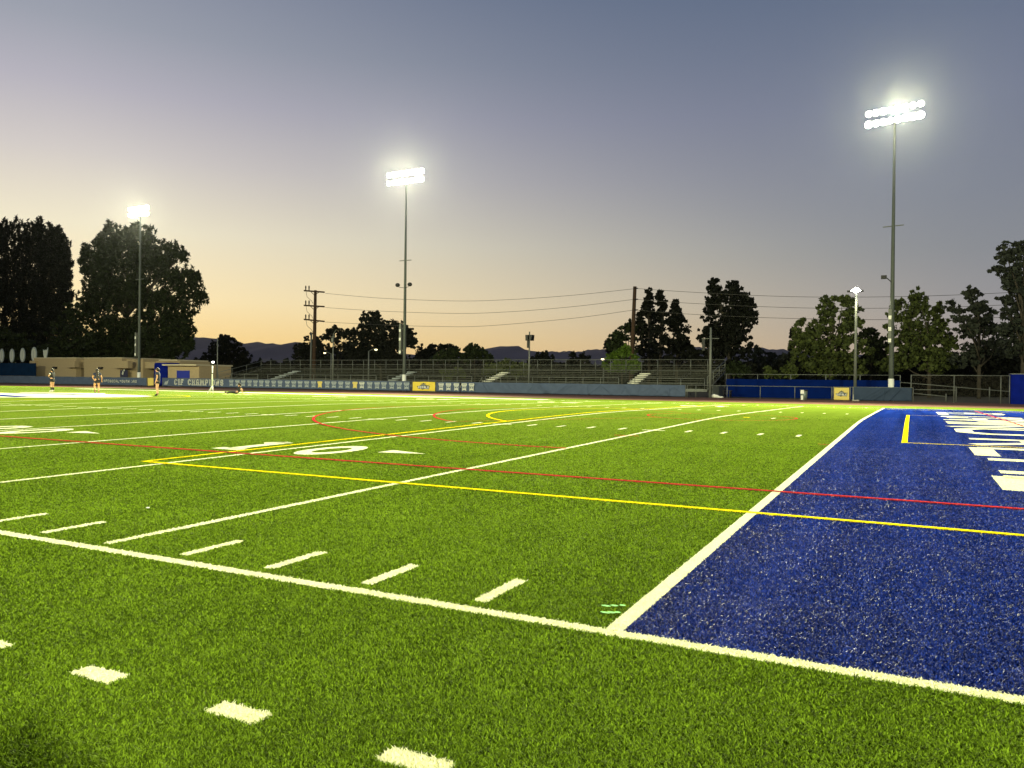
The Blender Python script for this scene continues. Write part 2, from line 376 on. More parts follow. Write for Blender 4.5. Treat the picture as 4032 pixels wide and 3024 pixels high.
# lacrosse lines (red)
cx = -4.57; cy = 24.38
rl = [rect(-90, 12, 6.10, 6.19)] + thick(arc(cx, cy, 2.6, 0, 2 * PI, 32), .07)
rl += thick(arc(cx, cy, 14.25, PI * .5, PI * 1.5, 60), .09)
a1 = math.radians(180 - 52); rl += thick(arc(cx, cy, 10.3, a1, 2 * PI - a1, 40), .08)
for sg in (1, -1): rl += thick([(cx + 10.3 * math.cos(a1), cy + sg * 10.3 * math.sin(a1)), (cx - 1.6, cy + sg * 2.1)], .05)
rl += thick([(cx - .3, 13.88), (cx + .3, 13.88)], .06) + thick([(-.22, 13.85), (.0, 13.85)], .06) + thick([(4.6, 24), (4.62, 32), (4.68, 46)], .07)
drape('lacrosse_lines', rl, 'red', 5)
# end zone lettering, read from the field, feet toward the goal line
EZ = []
slots = [('E', 41.0, 38.7), ('L', 38.35, 36.15), ('C', 34.0, 31.8), ('A', 31.55, 28.9), ('M', 28.6, 26.0), ('I', 25.7, 25.25), ('N', 24.95, 22.6), ('O', 22.15, 19.4), ('R', 17.8, 15.6), ('E', 15.06, 12.82), ('A', 12.5, 9.95), ('L', 9.66, 7.69)]
for ch, ya, yb in slots:
    for p in glyph(ch, ya - yb, 2.83, .42):
        EZ.append([(2.66 + b, ya - a) for a, b in p])
drape('end_zone_lettering', EZ, 'white', 2)
drape('midfield_logo', [[(-45.7 + 7.2 * math.cos(2 * PI * k_ / 24) * (1 if k_ % 2 else .96), 25.6 + 5.2 * math.sin(2 * PI * k_ / 24)) for k_ in range(24)], [(-53.5, 29), (-50, 26), (-47, 30.5), (-51, 33.5)]], 'white', 3)
drape('midfield_logo_blue', [[(-50, 22.4), (-42, 21.6), (-42, 22.9), (-49, 24.2)], [(-52, 26.4), (-45, 27), (-46, 29), (-51, 28.6)], thick([(-52.5, 22.5), (-47, 20.2)], .7)[0]], 'blue', 4)
gm = mat('pale_green_mark', (.14, .48, .10), .8)  # two short rows of pale green ovals beside the goal line
gp = []
for (xa, ya), (xb, yb) in (((-.14, .385), (-.05, .445)), ((-.095, .25), (-.03, .29))):
    for k_ in range(3): gp.append([(xa + (xb - xa) * k_ / 2 + .030 * math.cos(t) * (1.1 - .2 * k_), ya + (yb - ya) * k_ / 2 + .017 * math.sin(t)) for t in [2 * PI * j / 10 for j in range(10)]])
drape('green_mark', gp, None, 6, gm)

# ------------------------------------------------------------------ turf fibres near the camera
def blades():
    fx, fy = CW.x, CW.y; base = math.atan2(fy, fx); parts = []
    for (d0, d1, dens) in ((1.2, 3.6, 26000), (3.6, 5.5, 15000), (5.5, 8, 8000), (8, 12, 3800), (12, 18, 1700), (18, 24, 800), (24, 34, 420)):
        A = .5 * 1.86 * (d1 ** 2 - d0 ** 2); n = int(A * dens)
        r = np.sqrt(rng.uniform(d0 ** 2, d1 ** 2, n)); th = base + rng.uniform(-.93, .93, n)
        parts.append(np.stack([CAMP.x + r * np.cos(th), CAMP.y + r * np.sin(th), r], 1))
    P = np.concatenate(parts); P = P[(P[:, 1] > -7.4)]; P = P[rng.uniform(size=len(P)) < np.clip((34 - P[:, 2]) / 20, 0, 1) ** .8]
    # tufts: fibres lean together in clumps
    n = len(P); x, y, d = P.T
    kind = np.zeros(n, int); order = ['turf', 'white', 'blue', 'yellow', 'red']
    far = d.max() + 1
    for k_, lv, poly in sorted(ALLMARKS, key=lambda t: t[1]):
        a = np.array(poly)
        if (np.hypot(a[:, 0] - CAMP.x, a[:, 1] - CAMP.y).min() > far) and len(a) > 4: continue
        m = (x > a[:, 0].min()) & (x < a[:, 0].max()) & (y > a[:, 1].min()) & (y < a[:, 1].max())
        idx = np.nonzero(m)[0]
        if not len(idx): continue
        xs, ys = x[idx], y[idx]; ok = np.ones(len(idx), bool)
        for i in range(len(a)):
            p, q = a[i], a[(i + 1) % len(a)]
            ok &= ((q[0] - p[0]) * (ys - p[1]) - (q[1] - p[1]) * (xs - p[0])) >= 0
        kind[idx[ok]] = order.index(k_)
    ph = np.sin(x * 9 + 3 * np.sin(y * 5)) + np.cos(y * 11 + 2 * np.sin(x * 7)) + rng.normal(0, 1.6, n)
    az = ph * 1.3 + rng.uniform(-1, 1, n)
    wd = (.0009 + .00062 * d) * rng.uniform(.7, 1.3, n); hh = rng.uniform(.010, .022, n) * np.clip(1.15 - d * .035, .35, 1) * np.where(kind == 0, 1, .85); ln = rng.uniform(.3, 1.4, n) * hh
    wa = az + PI / 2 + rng.normal(0, .5, n)
    dx, dy = np.cos(az) * ln, np.sin(az) * ln; wx, wy = np.cos(wa) * wd, np.sin(wa) * wd
    z = Hy(y) + .004
    V = np.empty((n, 5, 3))
    for j, (s_, hf, lf) in enumerate(((-1, 0, 0), (1, 0, 0), (.8, .62, .3), (-.8, .62, .3), (0, 1, 1))):
        V[:, j, 0] = x + s_ * wx + dx * lf; V[:, j, 1] = y + s_ * wy + dy * lf; V[:, j, 2] = z + hh * hf
    me = bpy.data.meshes.new('grass'); me.vertices.add(n * 5); me.vertices.foreach_set('co', V.reshape(-1).astype(np.float32))
    b0 = (np.arange(n) * 5)[:, None]
    loops = (b0 + np.array([0, 1, 2, 3, 3, 2, 4])[None]).reshape(-1)
    me.loops.add(n * 7); me.loops.foreach_set('vertex_index', loops.astype(np.int32))
    me.polygons.add(n * 2)
    st = (np.arange(n)[:, None] * 7 + np.array([0, 4])[None]).reshape(-1); me.polygons.foreach_set('loop_start', st.astype(np.int32))
    me.polygons.foreach_set('material_index', np.repeat(kind, 2).astype(np.int32))
    for k_ in order: me.materials.append(BL[k_])
    me.update(calc_edges=True)
    o = bpy.data.objects.new('grass', me); COL.objects.link(o)
    tag(o, 'short artificial grass fibres standing up across the near field', 'grass', kind='stuff')
    print('blades', n)
blades()

# ------------------------------------------------------------------ hills
def hill(pts, dist, dep, zb=-30, name='hills'):
    mb = MB(); P = []
    for u, v in pts: P.append(at(u, v, dist))
    # resample with small ridge noise
    xs = [p.x for p in P]; zs = [p.z for p in P]; n = 240; rows = 7
    grid = []
    for r_ in range(rows):
        t = r_ / (rows - 1); row = []
        for i in range(n):
            x = xs[0] + (xs[-1] - xs[0]) * i / (n - 1); z = np.interp(x, xs, zs)
            z += (math.sin(i * .9) + math.sin(i * 2.3 + 1) + math.sin(i * .37)) * dist * .0006
            sp = 1 - t ** 1.1; zz = zb + (z - zb) * sp * (1 + .12 * math.sin(i * .55 + r_ * 1.7) * t)
            row.append((x, dist - t * dep + 30 * math.sin(i * .3 + r_), zz))
        grid.append(row)
    for row in grid: mb.v += row
    for r_ in range(rows - 1):
        for i in range(n - 1):
            a = r_ * n + i; mb.f.append((a, a + 1, a + n + 1, a + n)); mb.m.append(0)
    tag(mb.build(name, M['hill'], smooth=True), kind='structure')
hill([(-700, 1345), (0, 1340), (600, 1332), (760, 1330), (830, 1331), (900, 1338), (960, 1352), (1000, 1343), (1030, 1353), (1090, 1352), (1130, 1361), (1160, 1352), (1200, 1350), (1260, 1372), (1400, 1392), (1700, 1398), (1900, 1384), (1930, 1376), (1958, 1366), (2040, 1363), (2085, 1378), (2130, 1384), (2190, 1385), (2230, 1390), (2400, 1400), (3000, 1410), (4400, 1440)], 3000, 1100)
hill([(1500, 1400), (2100, 1392), (2240, 1383), (2290, 1382), (2350, 1375), (2400, 1377), (2600, 1372), (2740, 1367), (2780, 1370), (2990, 1372), (3040, 1375), (3070, 1373), (3110, 1379), (3300, 1395), (4600, 1430)], 5200, 1400)

# ------------------------------------------------------------------ fence line at the far edge of the track
FY = 70.0
def wavy(x0, x1, z0, z1, y, amp, nx=60, nz=10, seed=0, mbm=0):
    r = random.Random(seed); folds = [(r.uniform(x0, x1), r.uniform(-1.8, 1.8), r.choice((.04, .07, .12, .3)), r.uniform(.4, 1.2)) for _ in range(int((x1 - x0) * 1.3) + 2)]
    mb = MB(); 
    for j in range(nz + 1):
        for i in range(nx + 1):
            x = x0 + (x1 - x0) * i / nx; t = j / nz; z = z0 + (z1 - z0) * t
            d = 0
            for fx_, sl, w_, a_ in folds:
                q = (x - fx_ - sl * (1 - t) * (z1 - z0)) / w_
                d += a_ * math.exp(-q * q) * (1 - .75 * abs(2 * t - 1) ** 3)
            sag = .02 * math.sin(x * 2.1) * (1 if j in (0, nz) else .5)
            mb.v.append((x, y - amp * d, z + sag * .5))
    for j in range(nz):
        for i in range(nx):
            a = j * (nx + 1) + i; mb.f.append((a, a + 1, a + nx + 2, a + nx + 1)); mb.m.append(0)
    return mb
def flat_polys(mb, polys, y, z0, m=0):
    for p in polys: mb.face([(x, y, z0 + z) for x, z in p], m)

def rail_fence(name, xs, top, label, mids=(), mesh=False, y=FY, bottom=.03, r=.035, rt=.028):
    f = empty(name, ((xs[0] + xs[-1]) / 2, y, 0), label, 'fence')
    for x in xs:
        mb = MB(); mb.tube([(x, y, 0), (x, y, top + .03)], r); mb.build('post', M['galv'], f, True)
    for z in (top,) + tuple(mids):
        mb = MB(); mb.tube([(xs[0], y, z), (xs[-1], y, z)], rt); mb.build('rail', M['galv'], f, True)
    if mesh:
        mb = MB(); mb.face([(xs[0], y + .02, bottom), (xs[-1], y + .02, bottom), (xs[-1], y + .02, top), (xs[0], y + .02, top)]); mb.build('chain_link_mesh', M['link'], f)
    return f
lm = bpy.data.materials.new('chain_link_wire'); lm.use_nodes = True; t_ = lm.node_tree
b_ = t_.nodes['Principled BSDF']; b_.inputs['Base Color'].default_value = (.07, .065, .05, 1); b_.inputs['Metallic'].default_value = .5; b_.inputs['Roughness'].default_value = .5
tcn = t_.nodes.new('ShaderNodeTexCoord'); sp_ = t_.nodes.new('ShaderNodeSeparateXYZ'); t_.links.new(tcn.outputs['Object'], sp_.inputs[0])
def mm(op, a, b=None, c=None):
    n = t_.nodes.new('ShaderNodeMath'); n.operation = op
    for i, x in enumerate((a, b, c)):
        if x is None: continue
        if isinstance(x, (int, float)): n.inputs[i].default_value = x
        else: t_.links.new(x, n.inputs[i])
    return n.outputs[0]
s1 = mm('ABSOLUTE', mm('SUBTRACT', mm('FRACT', mm('MULTIPLY', mm('ADD', sp_.outputs[0], sp_.outputs[2]), 14)), .5))
s2 = mm('ABSOLUTE', mm('SUBTRACT', mm('FRACT', mm('MULTIPLY', mm('SUBTRACT', sp_.outputs[0], sp_.outputs[2]), 14)), .5))
t_.links.new(mm('LESS_THAN', mm('MINIMUM', s1, s2), .016), b_.inputs['Alpha'])
M['link'] = lm

xs = [-131 + 2.9 * k_ for k_ in range(14)]
rail_fence('low_fence', xs + [-93.1], 1.2, 'low galvanised rail fence behind the web address banner beside the track')
xs = list(np.linspace(-89.9, -49.05, 15)); rail_fence('low_fence', xs, 1.19, 'low galvanised rail fence carrying the CIF CHAMPIONS banner')
xs = [-48.9, -45.75]; rail_fence('low_fence', xs, 1.22, 'short fence frame holding the wide yellow ROYALS banner', mids=(.05,))
xs = list(np.linspace(-45.65, -17.65, 11)); rail_fence('low_fence', xs, 1.14, 'low rail fence under the long wrinkled plain blue banner')
xs = [-17.5, -16.67, -13.76, -10.78, -7.78, -4.72]; rail_fence('low_fence', xs, 1.16, 'bare grey rail fence in front of the blue windscreen')
rail_fence('low_fence', [-4.6, -3.2, -3.0], 1.17, 'short fence frame holding the square yellow ROYALS banner', mesh=True)
rail_fence('low_fence', [-2.95, -1.4, .1, 1.66], 1.19, 'low rail fence carrying the plain grey blue banner by the tall light pole')

def banner(name, x0, x1, label, m, amp=.0, z0=.10, z1=1.16, y=FY - .06, seed=1, printing=None, nx=None):
    b = wavy(x0, x1, z0, z1, y, amp, nx or max(30, int((x1 - x0) * 8)), 12, seed).build(name, m, None, True)
    tag(b, label, 'banner')
    sol = b.modifiers.new('thickness', 'SOLIDIFY'); sol.thickness = .004; sol.offset = 1
    for pn, polys, pm in printing or ():
        mb = MB()
        for p in polys:
            mi = 0
            if isinstance(p, tuple): p, mi = p
            mb.face([(x, y - amp * 1.2 - .008 - .004 * mi, z) for x, z in p], mi)
        mb.build(pn, pm, b)
    return b
def jersey(xc, zc, w, h):
    """award pennant: rounded shoulders, straight body, swallow tail, dark printed bars"""
    k = [(-.5, .38), (-.42, .5), (.42, .5), (.5, .38), (.44, .2), (.34, .12), (-.34, .12), (-.44, .2)]
    body = [(-.34, .12), (.34, .12), (.38, -.5), (0, -.40), (-.38, -.5)]
    P = lambda q: [(xc + a * w, zc + b * h) for a, b in q]
    out = [(P(k), 0), (P([(-.34, .12), (.34, .12), (.36, -.3), (-.36, -.3)]), 0), (P([(-.36, -.3), (.36, -.3), (.38, -.5), (.2, -.4), (0, -.37), (-.2, -.4), (-.38, -.5)]), 0)]
    out += [(P([(-.32, .36), (.32, .36), (.3, .42), (-.3, .42)]), 1), (P([(-.27, .02), (-.05, .02), (-.05, -.16), (-.27, -.16)]), 1), (P([(.05, .02), (.27, .02), (.27, -.16), (.05, -.16)]), 1), (P([(-.3, .10), (.3, .10), (.26, .16), (-.26, .16)]), 1)]
    return out
def royals(xc, zc, w, h):
    """winged wordmark: letters over a dark outline, small crown and slash"""
    out = []
    D = lambda q: ([(xc + a * w, zc + b * h) for a, b in q], 0)
    out += [D([(-.5, .12), (-.42, .0), (-.40, -.36), (.40, -.42), (.42, .0), (.5, .14), (.1, .22), (-.1, .22)]), D([(-.26, .22), (.26, .22), (.18, .42), (-.18, .42)]),
            D([(.2, .22), (.52, .44), (.30, .16)]), D([(-.2, -.36), (.12, -.34), (-.06, -.54)]),
            D([(-.12, .45), (.12, .45), (.16, .70), (.07, .56), (0, .78), (-.07, .56), (-.16, .70)])]
    out.append(([(xc + a * w, zc + b * h) for a, b in [(-.16, .25), (.16, .25), (.12, .36), (-.12, .36)]], 1))
    for p in text_polys('ROYALS', -.38 * w, .38 * w, .46 * h, .045 * w, .22): out.append(([(xc + a, zc - .32 * h + b) for a, b in p], 2))
    return out
zf = lambda v, u: Z(u, v, FY)
# web-address banner
x0, x1 = -127.5, -93.0
tp = [[[(a, .46 + b) for a, b in p] for p in q] for q in text_polys('WWW.LAFCSOCALYOUTH.ORG', X(372, 1498, FY), X(541, 1500, FY), .38, .09, .3, narrow='I.', each=True)]
banner('web_address_banner', x0, x1, 'long blue banner with white WWW.LAFCSOCALYOUTH.ORG lettering on the far left fence', M['banner'], .03, seed=3, printing=[('letter', q, M['print']) for q in tp])
banner('gold_banner', X(583, 1500, FY), X(606, 1500, FY), 'small dull gold banner in the gap left of the CIF CHAMPIONS banner', M['yban2'], .0, seed=2)
# champions banner
x0, x1 = -89.75, -49.15
tp = [[[(a, .27 + b) for a, b in p] for p in q] for q in text_polys('CIF CHAMPIONS', X(688, 1500, FY), X(881, 1505, FY), .80, .21, .34, True, each=True)]
pr = [('letter', q, M['print']) for q in tp]
em = [[(X(648, 1500, FY) + a * 1.2, .30 + b) for a, b in p] for p in ([[(0, 0), (.5, .0), (.62, .26), (.1, .26)], [(.1, .25), (.62, .25), (.75, .7), (.5, .45), (.15, .4)]])]
pr.append(('emblem', em, M['printg']))
us = [912, 936, 959, 984, 1007, 1030, 1054, 1079, 1104, 1133, 1158, 1183, 1209, 1236, 1261, 1290, 1316, 1343, 1370, 1399, 1426, 1457, 1486, 1513, 1544, 1573, 1602]
for i, u in enumerate(us):
    xc = X(u, 1515, FY); pr.append(('printed_pennant', jersey(xc, .64, .78, .80), [M['printy'] if i in (14, 19) else (M['print'] if i == 20 else M['printg']), M['banner'] if i not in (14, 19) else M['printy']]))
banner('champions_banner', x0, x1, 'long blue banner reading CIF CHAMPIONS followed by a row of printed pennants', M['banner'], .0, seed=4, printing=pr)
w_ = X(1714, 1520, FY) - X(1626, 1520, FY)
banner('royals_banner', X(1626, 1520, FY), X(1714, 1520, FY), 'wide yellow banner with winged white ROYALS wordmark between blue banners', M['yban'], .012, .12, 1.14, seed=5,
       printing=[('wordmark', royals(X(1669, 1520, FY), .58, 1.85, .62), [M['printdk'], M['printg'], M['plate']])])
banner('pennant_banner', X(1719, 1520, FY), X(1811, 1520, FY), 'short blue banner with three printed pennants right of the wide yellow banner', M['banner'], 0, seed=6,
       printing=[('printed_pennant', jersey(X(u, 1515, FY), .62, .70, .84), [M['print'], M['banner']]) for u in (1738, 1767, 1798)])
bb = banner('plain_banner', X(1817, 1520, FY), X(2699, 1520, FY), 'very long wrinkled plain blue banner with two pennants at its left end', M['banner'], .14, seed=8, z0=.07, nx=330,
       printing=[('printed_pennant', jersey(X(u, 1515, FY), .62, .70, .84), [M['print'], M['banner']]) for u in (1832, 1861)])
banner('royals_banner', X(3284, 1550, FY), X(3344, 1550, FY), 'square yellow banner with winged ROYALS wordmark near the tall light pole', M['yban2'], .012, .05, 1.13, seed=9,
       printing=[('wordmark', royals(X(3314, 1550, FY), .56, 1.05, .42), [M['printdk'], M['printg'], M['plate']])])
banner('plain_banner', X(3362, 1550, FY), X(3590, 1550, FY), 'wrinkled grey blue banner at the foot of the tallest light pole', M['bannerdk'], .14, .06, 1.18, seed=10, nx=110)
# small pieces at the fence foot
mb = MB(); a_, b2 = X(3358, 1578, FY), X(3384, 1578, FY); mb.box(a_, b2, FY - .75, FY - .2, 0, .10); mb.box(a_ + .02, a_ + .1, FY - .5, FY - .42, .1, .55); tag(mb.build('concrete_base', M['concrete']), 'pale concrete block with a short stub post at the corner of the grey blue banner', 'base')

# rear windscreen fence right of the bleachers
WY = 76.0
x0, x1 = X(2860, 1475, WY), X(3545, 1478, WY)
xs = [X(u, 1476, WY) for u in (2860, 2983, 3114, 3252, 3387, 3545)]
f = rail_fence('windscreen_fence', xs, 2.30, 'tall rail fence with royal blue windscreen right of the bleachers', y=WY)
mb = wavy(x0, x1, .03, 1.82, WY - .05, .01, 60, 4, 3); mb.build('windscreen', M['screen'], f, True)
xs = [1.5, 4.66, 7.95, 8.55]
f = rail_fence('chain_link_fence', xs, 2.26, 'tall chain link fence at the right edge behind the end zone', mids=(), mesh=True)
for n_, (ua, va, ub, vb, Y_) in enumerate(((3540, 1505, 3979, 1542, 80), (3600, 1534, 3765, 1536, 75), (3600, 1549, 3725, 1561, 75))):
    p, q = at(ua, va, Y_), at(ub, vb, Y_)
    f = empty('pipe_rail', (p.x, Y_, 0), ('long sloping pipe rail seen through the tall chain link fence', 'upper short pipe rail behind the tall chain link fence', 'lower sloping pipe rail behind the tall chain link fence')[n_], 'railing')
    mb = MB(); mb.tube([p, q], .035); mb.build('rail', M['galv'], f, True)
    for q_ in (q,) if n_ else (p.lerp(q, .82),):
        mb = MB(); mb.tube([(q_.x, Y_, 0), (q_.x, Y_, q_.z + .25)], .045); mb.build('post', M['galv'], f, True)
mb = MB(); xa = X(3981, 1530, FY); mb.box(xa, xa + 5, FY - .1, FY + 1.6, 0, 2.38); mb.box(xa - .03, xa + 5.03, FY - .13, FY + 1.63, 2.38, 2.44, 1)
for k_ in range(9): mb.box(xa + .1 + k_ * .55, xa + .16 + k_ * .55, FY - .13, FY - .1, .05, 2.3)
tag(mb.build('storage_container', [M['tarp'], M['galv']]), 'royal blue storage container cut by the right edge of the picture', 'container')

# left fence and medallions
mb = wavy(X(-80, 1440, 76), X(142, 1440, 76), .05, Z(60, 1430, 76), 76, .01, 40, 4, 5); f = empty('teal_fence', (X(60, 1440, 76), 76, 0), 'dark teal windscreen fence at the far left below the round emblems', 'fence')
mb.build('windscreen', M['screen2'], f)
for u in (-60, 0, 60, 120):
    mb = MB(); mb.tube([(X(u, 1440, 76), 76.06, 0), (X(u, 1440, 76), 76.06, Z(60, 1426, 76))], .04); mb.build('post', M['galv'], f)
MEDY = 79
lab = ['round white emblem cut by the left edge of the picture', 'second round white emblem from the left edge', 'third round white emblem from the left edge', 'largest round white emblem next to the shield', 'white shield shaped emblem just above the tan building roof']
for i, (u, v, rw, rh) in enumerate(((6, 1400, 14, 27), (46, 1400, 15, 27), (88, 1398, 16, 28), (133, 1395, 17, 29), (178, 1393, 15, 19))):
    c = at(u, v, MEDY); k_ = mpp(u, MEDY); n = 28
    e = empty('emblem_sign', (c.x, MEDY, 0), lab[i], 'emblem', 'white emblems above the teal fence')
    def ring(s, y, m, mb):
        if i == 4: pts = [(-1, .9), (-.6, .7), (0, .85), (.6, .8), (1.05, 1.35), (.85, .1), (.5, -.9), (0, -1.2), (-.5, -.95), (-.85, .1)]
        else: pts = [(math.cos(2 * PI * j / n), math.sin(2 * PI * j / n)) for j in range(n)]
        P = [(c.x + a * rw * k_ * s, y, c.z + b * rh * k_ * s) for a, b in pts]
        mb.face(P, m); return P
    mb = MB(); P = ring(1, MEDY, 0, mb); Q = [(x, y + .1, z) for x, y, z in P]; mb.face(Q[::-1])
    for j in range(len(P)): mb.face([P[j], Q[j], Q[(j + 1) % len(P)], P[(j + 1) % len(P)]])
    mb.build('disc' if i < 4 else 'shield', M['printg'], e)
    mb = MB(); ring(.8, MEDY - .02, 0, mb); mb.build('inner_field', M['print'], e)
    mb = MB()
    for a_ in range(7): mb.face([(c.x + (px * .5 - .3 + .0) * rw * k_, MEDY - .04, c.z + (pz * .16 + a_ * .17 - .5) * rh * k_) for px, pz in ((random.uniform(0, .4), 0), (1.1, .2), (1.0, .6), (.1, .5))])
    mb.build('crest_print', M['printg'], e)
    mb = MB(); mb.tube([(c.x, MEDY + .16, 0), (c.x, MEDY + .16, c.z)], .05); mb.build('post', M['dark'], e)

# ------------------------------------------------------------------ buildings on the left
BY = 78.0
def bx(u, v=1440): return X(u, v, BY)
b = empty('field_house', (bx(300), BY, 0), 'long flat roofed tan stucco field house behind the left banner', 'building')
mb = MB(); mb.box(bx(133), bx(300), BY, BY + 9, 0, Z(200, 1411, BY)); mb.box(bx(331), bx(480), BY, BY + 9, 0, Z(400, 1411, BY))
mb.box(bx(300), bx(331), BY + .9, BY + 9, 0, Z(300, 1417, BY)); mb.box(bx(480), bx(545), BY + .8, BY + 9, 0, Z(520, 1414, BY)); mb.box(bx(545), bx(640), BY + 3.2, BY + 9, 0, Z(600, 1419, BY)); mb.build('wall', M['stucco'], b)
mb = MB(); mb.box(bx(128), bx(150), BY - .5, BY - .01, Z(140, 1446, BY), Z(140, 1421, BY)); mb.box(bx(278), bx(312), BY - .8, BY - .01, Z(290, 1447, BY), Z(290, 1421, BY))
mb.box(bx(465), bx(521), BY - .8, BY - .01, Z(490, 1450, BY), Z(490, 1421, BY)); mb.box(bx(521), bx(640), BY + 1.2, BY + 3.19, Z(560, 1450, BY), Z(560, 1425, BY)); mb.build('canopy', M['stucco'], b)
mb = MB(); zt = Z(300, 1409, BY); mb.box(bx(132), bx(301), BY - .06, BY + 9.1, Z(200, 1411, BY) + .002, Z(200, 1411, BY) + .14); mb.box(bx(330), bx(481), BY - .06, BY + 9.1, Z(400, 1411, BY) + .002, Z(400, 1411, BY) + .14)
mb.box(bx(560), bx(634), BY + 3.0, BY + 9, Z(600, 1419, BY) + .003, Z(600, 1415, BY) + .06); mb.build('parapet', M['trim'], b)
mb = MB(); mb.box(bx(300.5), bx(330.5), BY + .86, BY + .895, .02, Z(315, 1449, BY)); mb.build('door', mat('dark_tan_door', (.12, .09, .05), .7), b)
mb = MB(); mb.box(bx(474), bx(504), BY - .04, BY - .003, 1.0, Z(480, 1457, BY)); wn = mb.build('window', mat('window_dark_blue', (.012, .02, .06), .3), b)
mb = MB(); mb.face([(bx(481), BY - .06, 1.7), (bx(486), BY - .06, 1.5), (bx(490), BY - .06, 2.1), (bx(484), BY - .06, 2.2)]); mb.face([(bx(486), BY - .06, 1.9), (bx(493), BY - .06, 2.2), (bx(492), BY - .06, 2.6), (bx(487), BY - .06, 2.3)]); mb.build('window_sticker', M['print'], wn)
mb = MB(); mb.box(bx(522), bx(640), BY + 3.12, BY + 3.19, .05, Z(560, 1453, BY)); mb.build('shade_panel', M['shade_panel'], b)  # flat dark panel: the shade of the open bay is in its colour
for u, v in ((220, 1448), (400, 1449), (274, 1427)):
    mb = MB(); mb.box(bx(u - 6), bx(u + 6), BY - .35, BY - .002, Z(u, v + 4, BY), Z(u, v - 4, BY)); mb.build('wall_light', M['dark'], b)

# blue tarp stack
mb = MB(); ty = 73.5; xa, xb = X(604, 1470, ty), X(655, 1470, ty); zt = Z(630, 1428, ty); n = 10
mb.box(xa, xb, ty, ty + 2.5, 0, zt); o = mb.build('tarp_covered_stack', M['tarp']); tag(o, 'tall stack wrapped in royal blue tarp behind the standing person in dark shirt', 'covered stack')
bv = o.modifiers.new('round', 'BEVEL'); bv.width = .25; bv.segments = 3
# small block building
SY = 72.6; xa, xb = X(661, 1470, SY), X(784, 1470, SY); zt = Z(720, 1440, SY)
def u_of(x, y, z):
    d = Vector((x, y, z)) - CAMP; return 2016 + CF * d.dot(CR) / d.dot(CW)
yb = SY
while u_of(xb, yb, 2) < 909 and yb < 95: yb += .1
b = empty('snack_hut', ((xa + xb) / 2, SY, 0), 'small tan hut with blue roll door and pale flat roof edge', 'hut')
mb = MB(); mb.box(xa, xb, SY, yb, 0, zt); mb.build('wall', M['stucco'], b)
mb = MB(); mb.box(xa - .5, xb + .12, SY - .6, yb + .2, zt, zt + .2); mb.build('roof', M['trim'], b)
mb = MB(); mb.box(X(697, 1470, SY), X(747, 1470, SY), SY - .05, SY - .002, .9, Z(720, 1459, SY)); dr = mb.build('roll_door', M['bluedoor'], b)
for k_ in range(6):
    pass
# ------------------------------------------------------------------ bleachers
BX0, BX1 = -82.8, -16.3; Y0, Y1 = 73.0, 81.0; NR = 10
b = empty('bleachers', ((BX0 + BX1) / 2, 77, 0), 'long weathered aluminium bleachers with pale aisle steps beyond the track', 'bleachers')
aisles = [X(1120, 1470, 77), X(1580, 1470, 77), X(1950, 1485, 77), X(2515, 1490, 77)]
def rowy(i): return Y0 + .55 + i * (Y1 - Y0 - .7) / (NR - 1)
def rowz(i): return .78 + i * .205
segs = []; e = BX0
for a_ in aisles + [None]:
    if a_ is None: segs.append((e, BX1)); break
    segs.append((e, a_ - .62)); e = a_ + .62
for i in range(NR):
    y, z = rowy(i), rowz(i)
    for (sa, sb) in segs:
        mb = MB(); mb.box(sa, sb, y, y + .26, z + .40, z + .44); mb.build('seat_plank', M['alu'], b)
    mb = MB(); mb.box(BX0, BX1, y - .45, y - .12, z - .04, z); mb.build('foot_plank', M['alu'], b)
    for j, a_ in enumerate(aisles):
        if i < 8:
            mb = MB(); mb.box(a_ - .60, a_ + .60, y - .12, y + .36, z + .02, z + .16); mb.build('aisle_step', M['stepwhite'] if j > 1 else M['printg'], b)
mb = MB()
nx_ = 37
for k_ in range(0, nx_, 2):
    x = BX0 + (BX1 - BX0) * k_ / (nx_ - 1)
    mb.tube([(x, rowy(0) - .5, .66), (x, rowy(NR - 1) + .35, rowz(NR - 1) - .1)], .045, 6)
    mb.tube([(x, rowy(NR - 1) + .3, 0), (x, rowy(NR - 1) + .3, rowz(NR - 1))], .04, 6); mb.tube([(x, rowy(4), 0), (x, rowy(4), rowz(4) - .1)], .04, 6)
    for i in range(NR): mb.box(x - .025, x + .025, rowy(i) + .1, rowy(i) + .16, rowz(i), rowz(i) + .40)
mb.build('support_frame', M['dark'], b)
mb = MB(); mb.box(BX0, BX1, Y0 - .06, Y0 - .02, .50, .80); mb.build('front_fascia', M['stepwhite'] if 0 else M['galv'], b)
yb_ = Y1 + .1; zb_ = rowz(NR - 1)
mb = MB()
for z in (3.92, 3.30, 2.72): mb.tube([(BX0, yb_, z), (BX1, yb_, z)], .032, 6)
mb.build('back_rail', M['galv'], b, True)
for k_ in range(nx_):
    x = BX0 + (BX1 - BX0) * k_ / (nx_ - 1); mb = MB(); mb.tube([(x, yb_, 2.2), (x, yb_, 3.93)], .036, 6); mb.build('back_post', M['galv'], b, True)
mb = MB(); mb.face([(BX0, yb_ + .04, 2.6), (BX1, yb_ + .04, 2.6), (BX1, yb_ + .04, 3.9), (BX0, yb_ + .04, 3.9)]); mb.build('back_mesh', M['link'], b)
fr = MB()
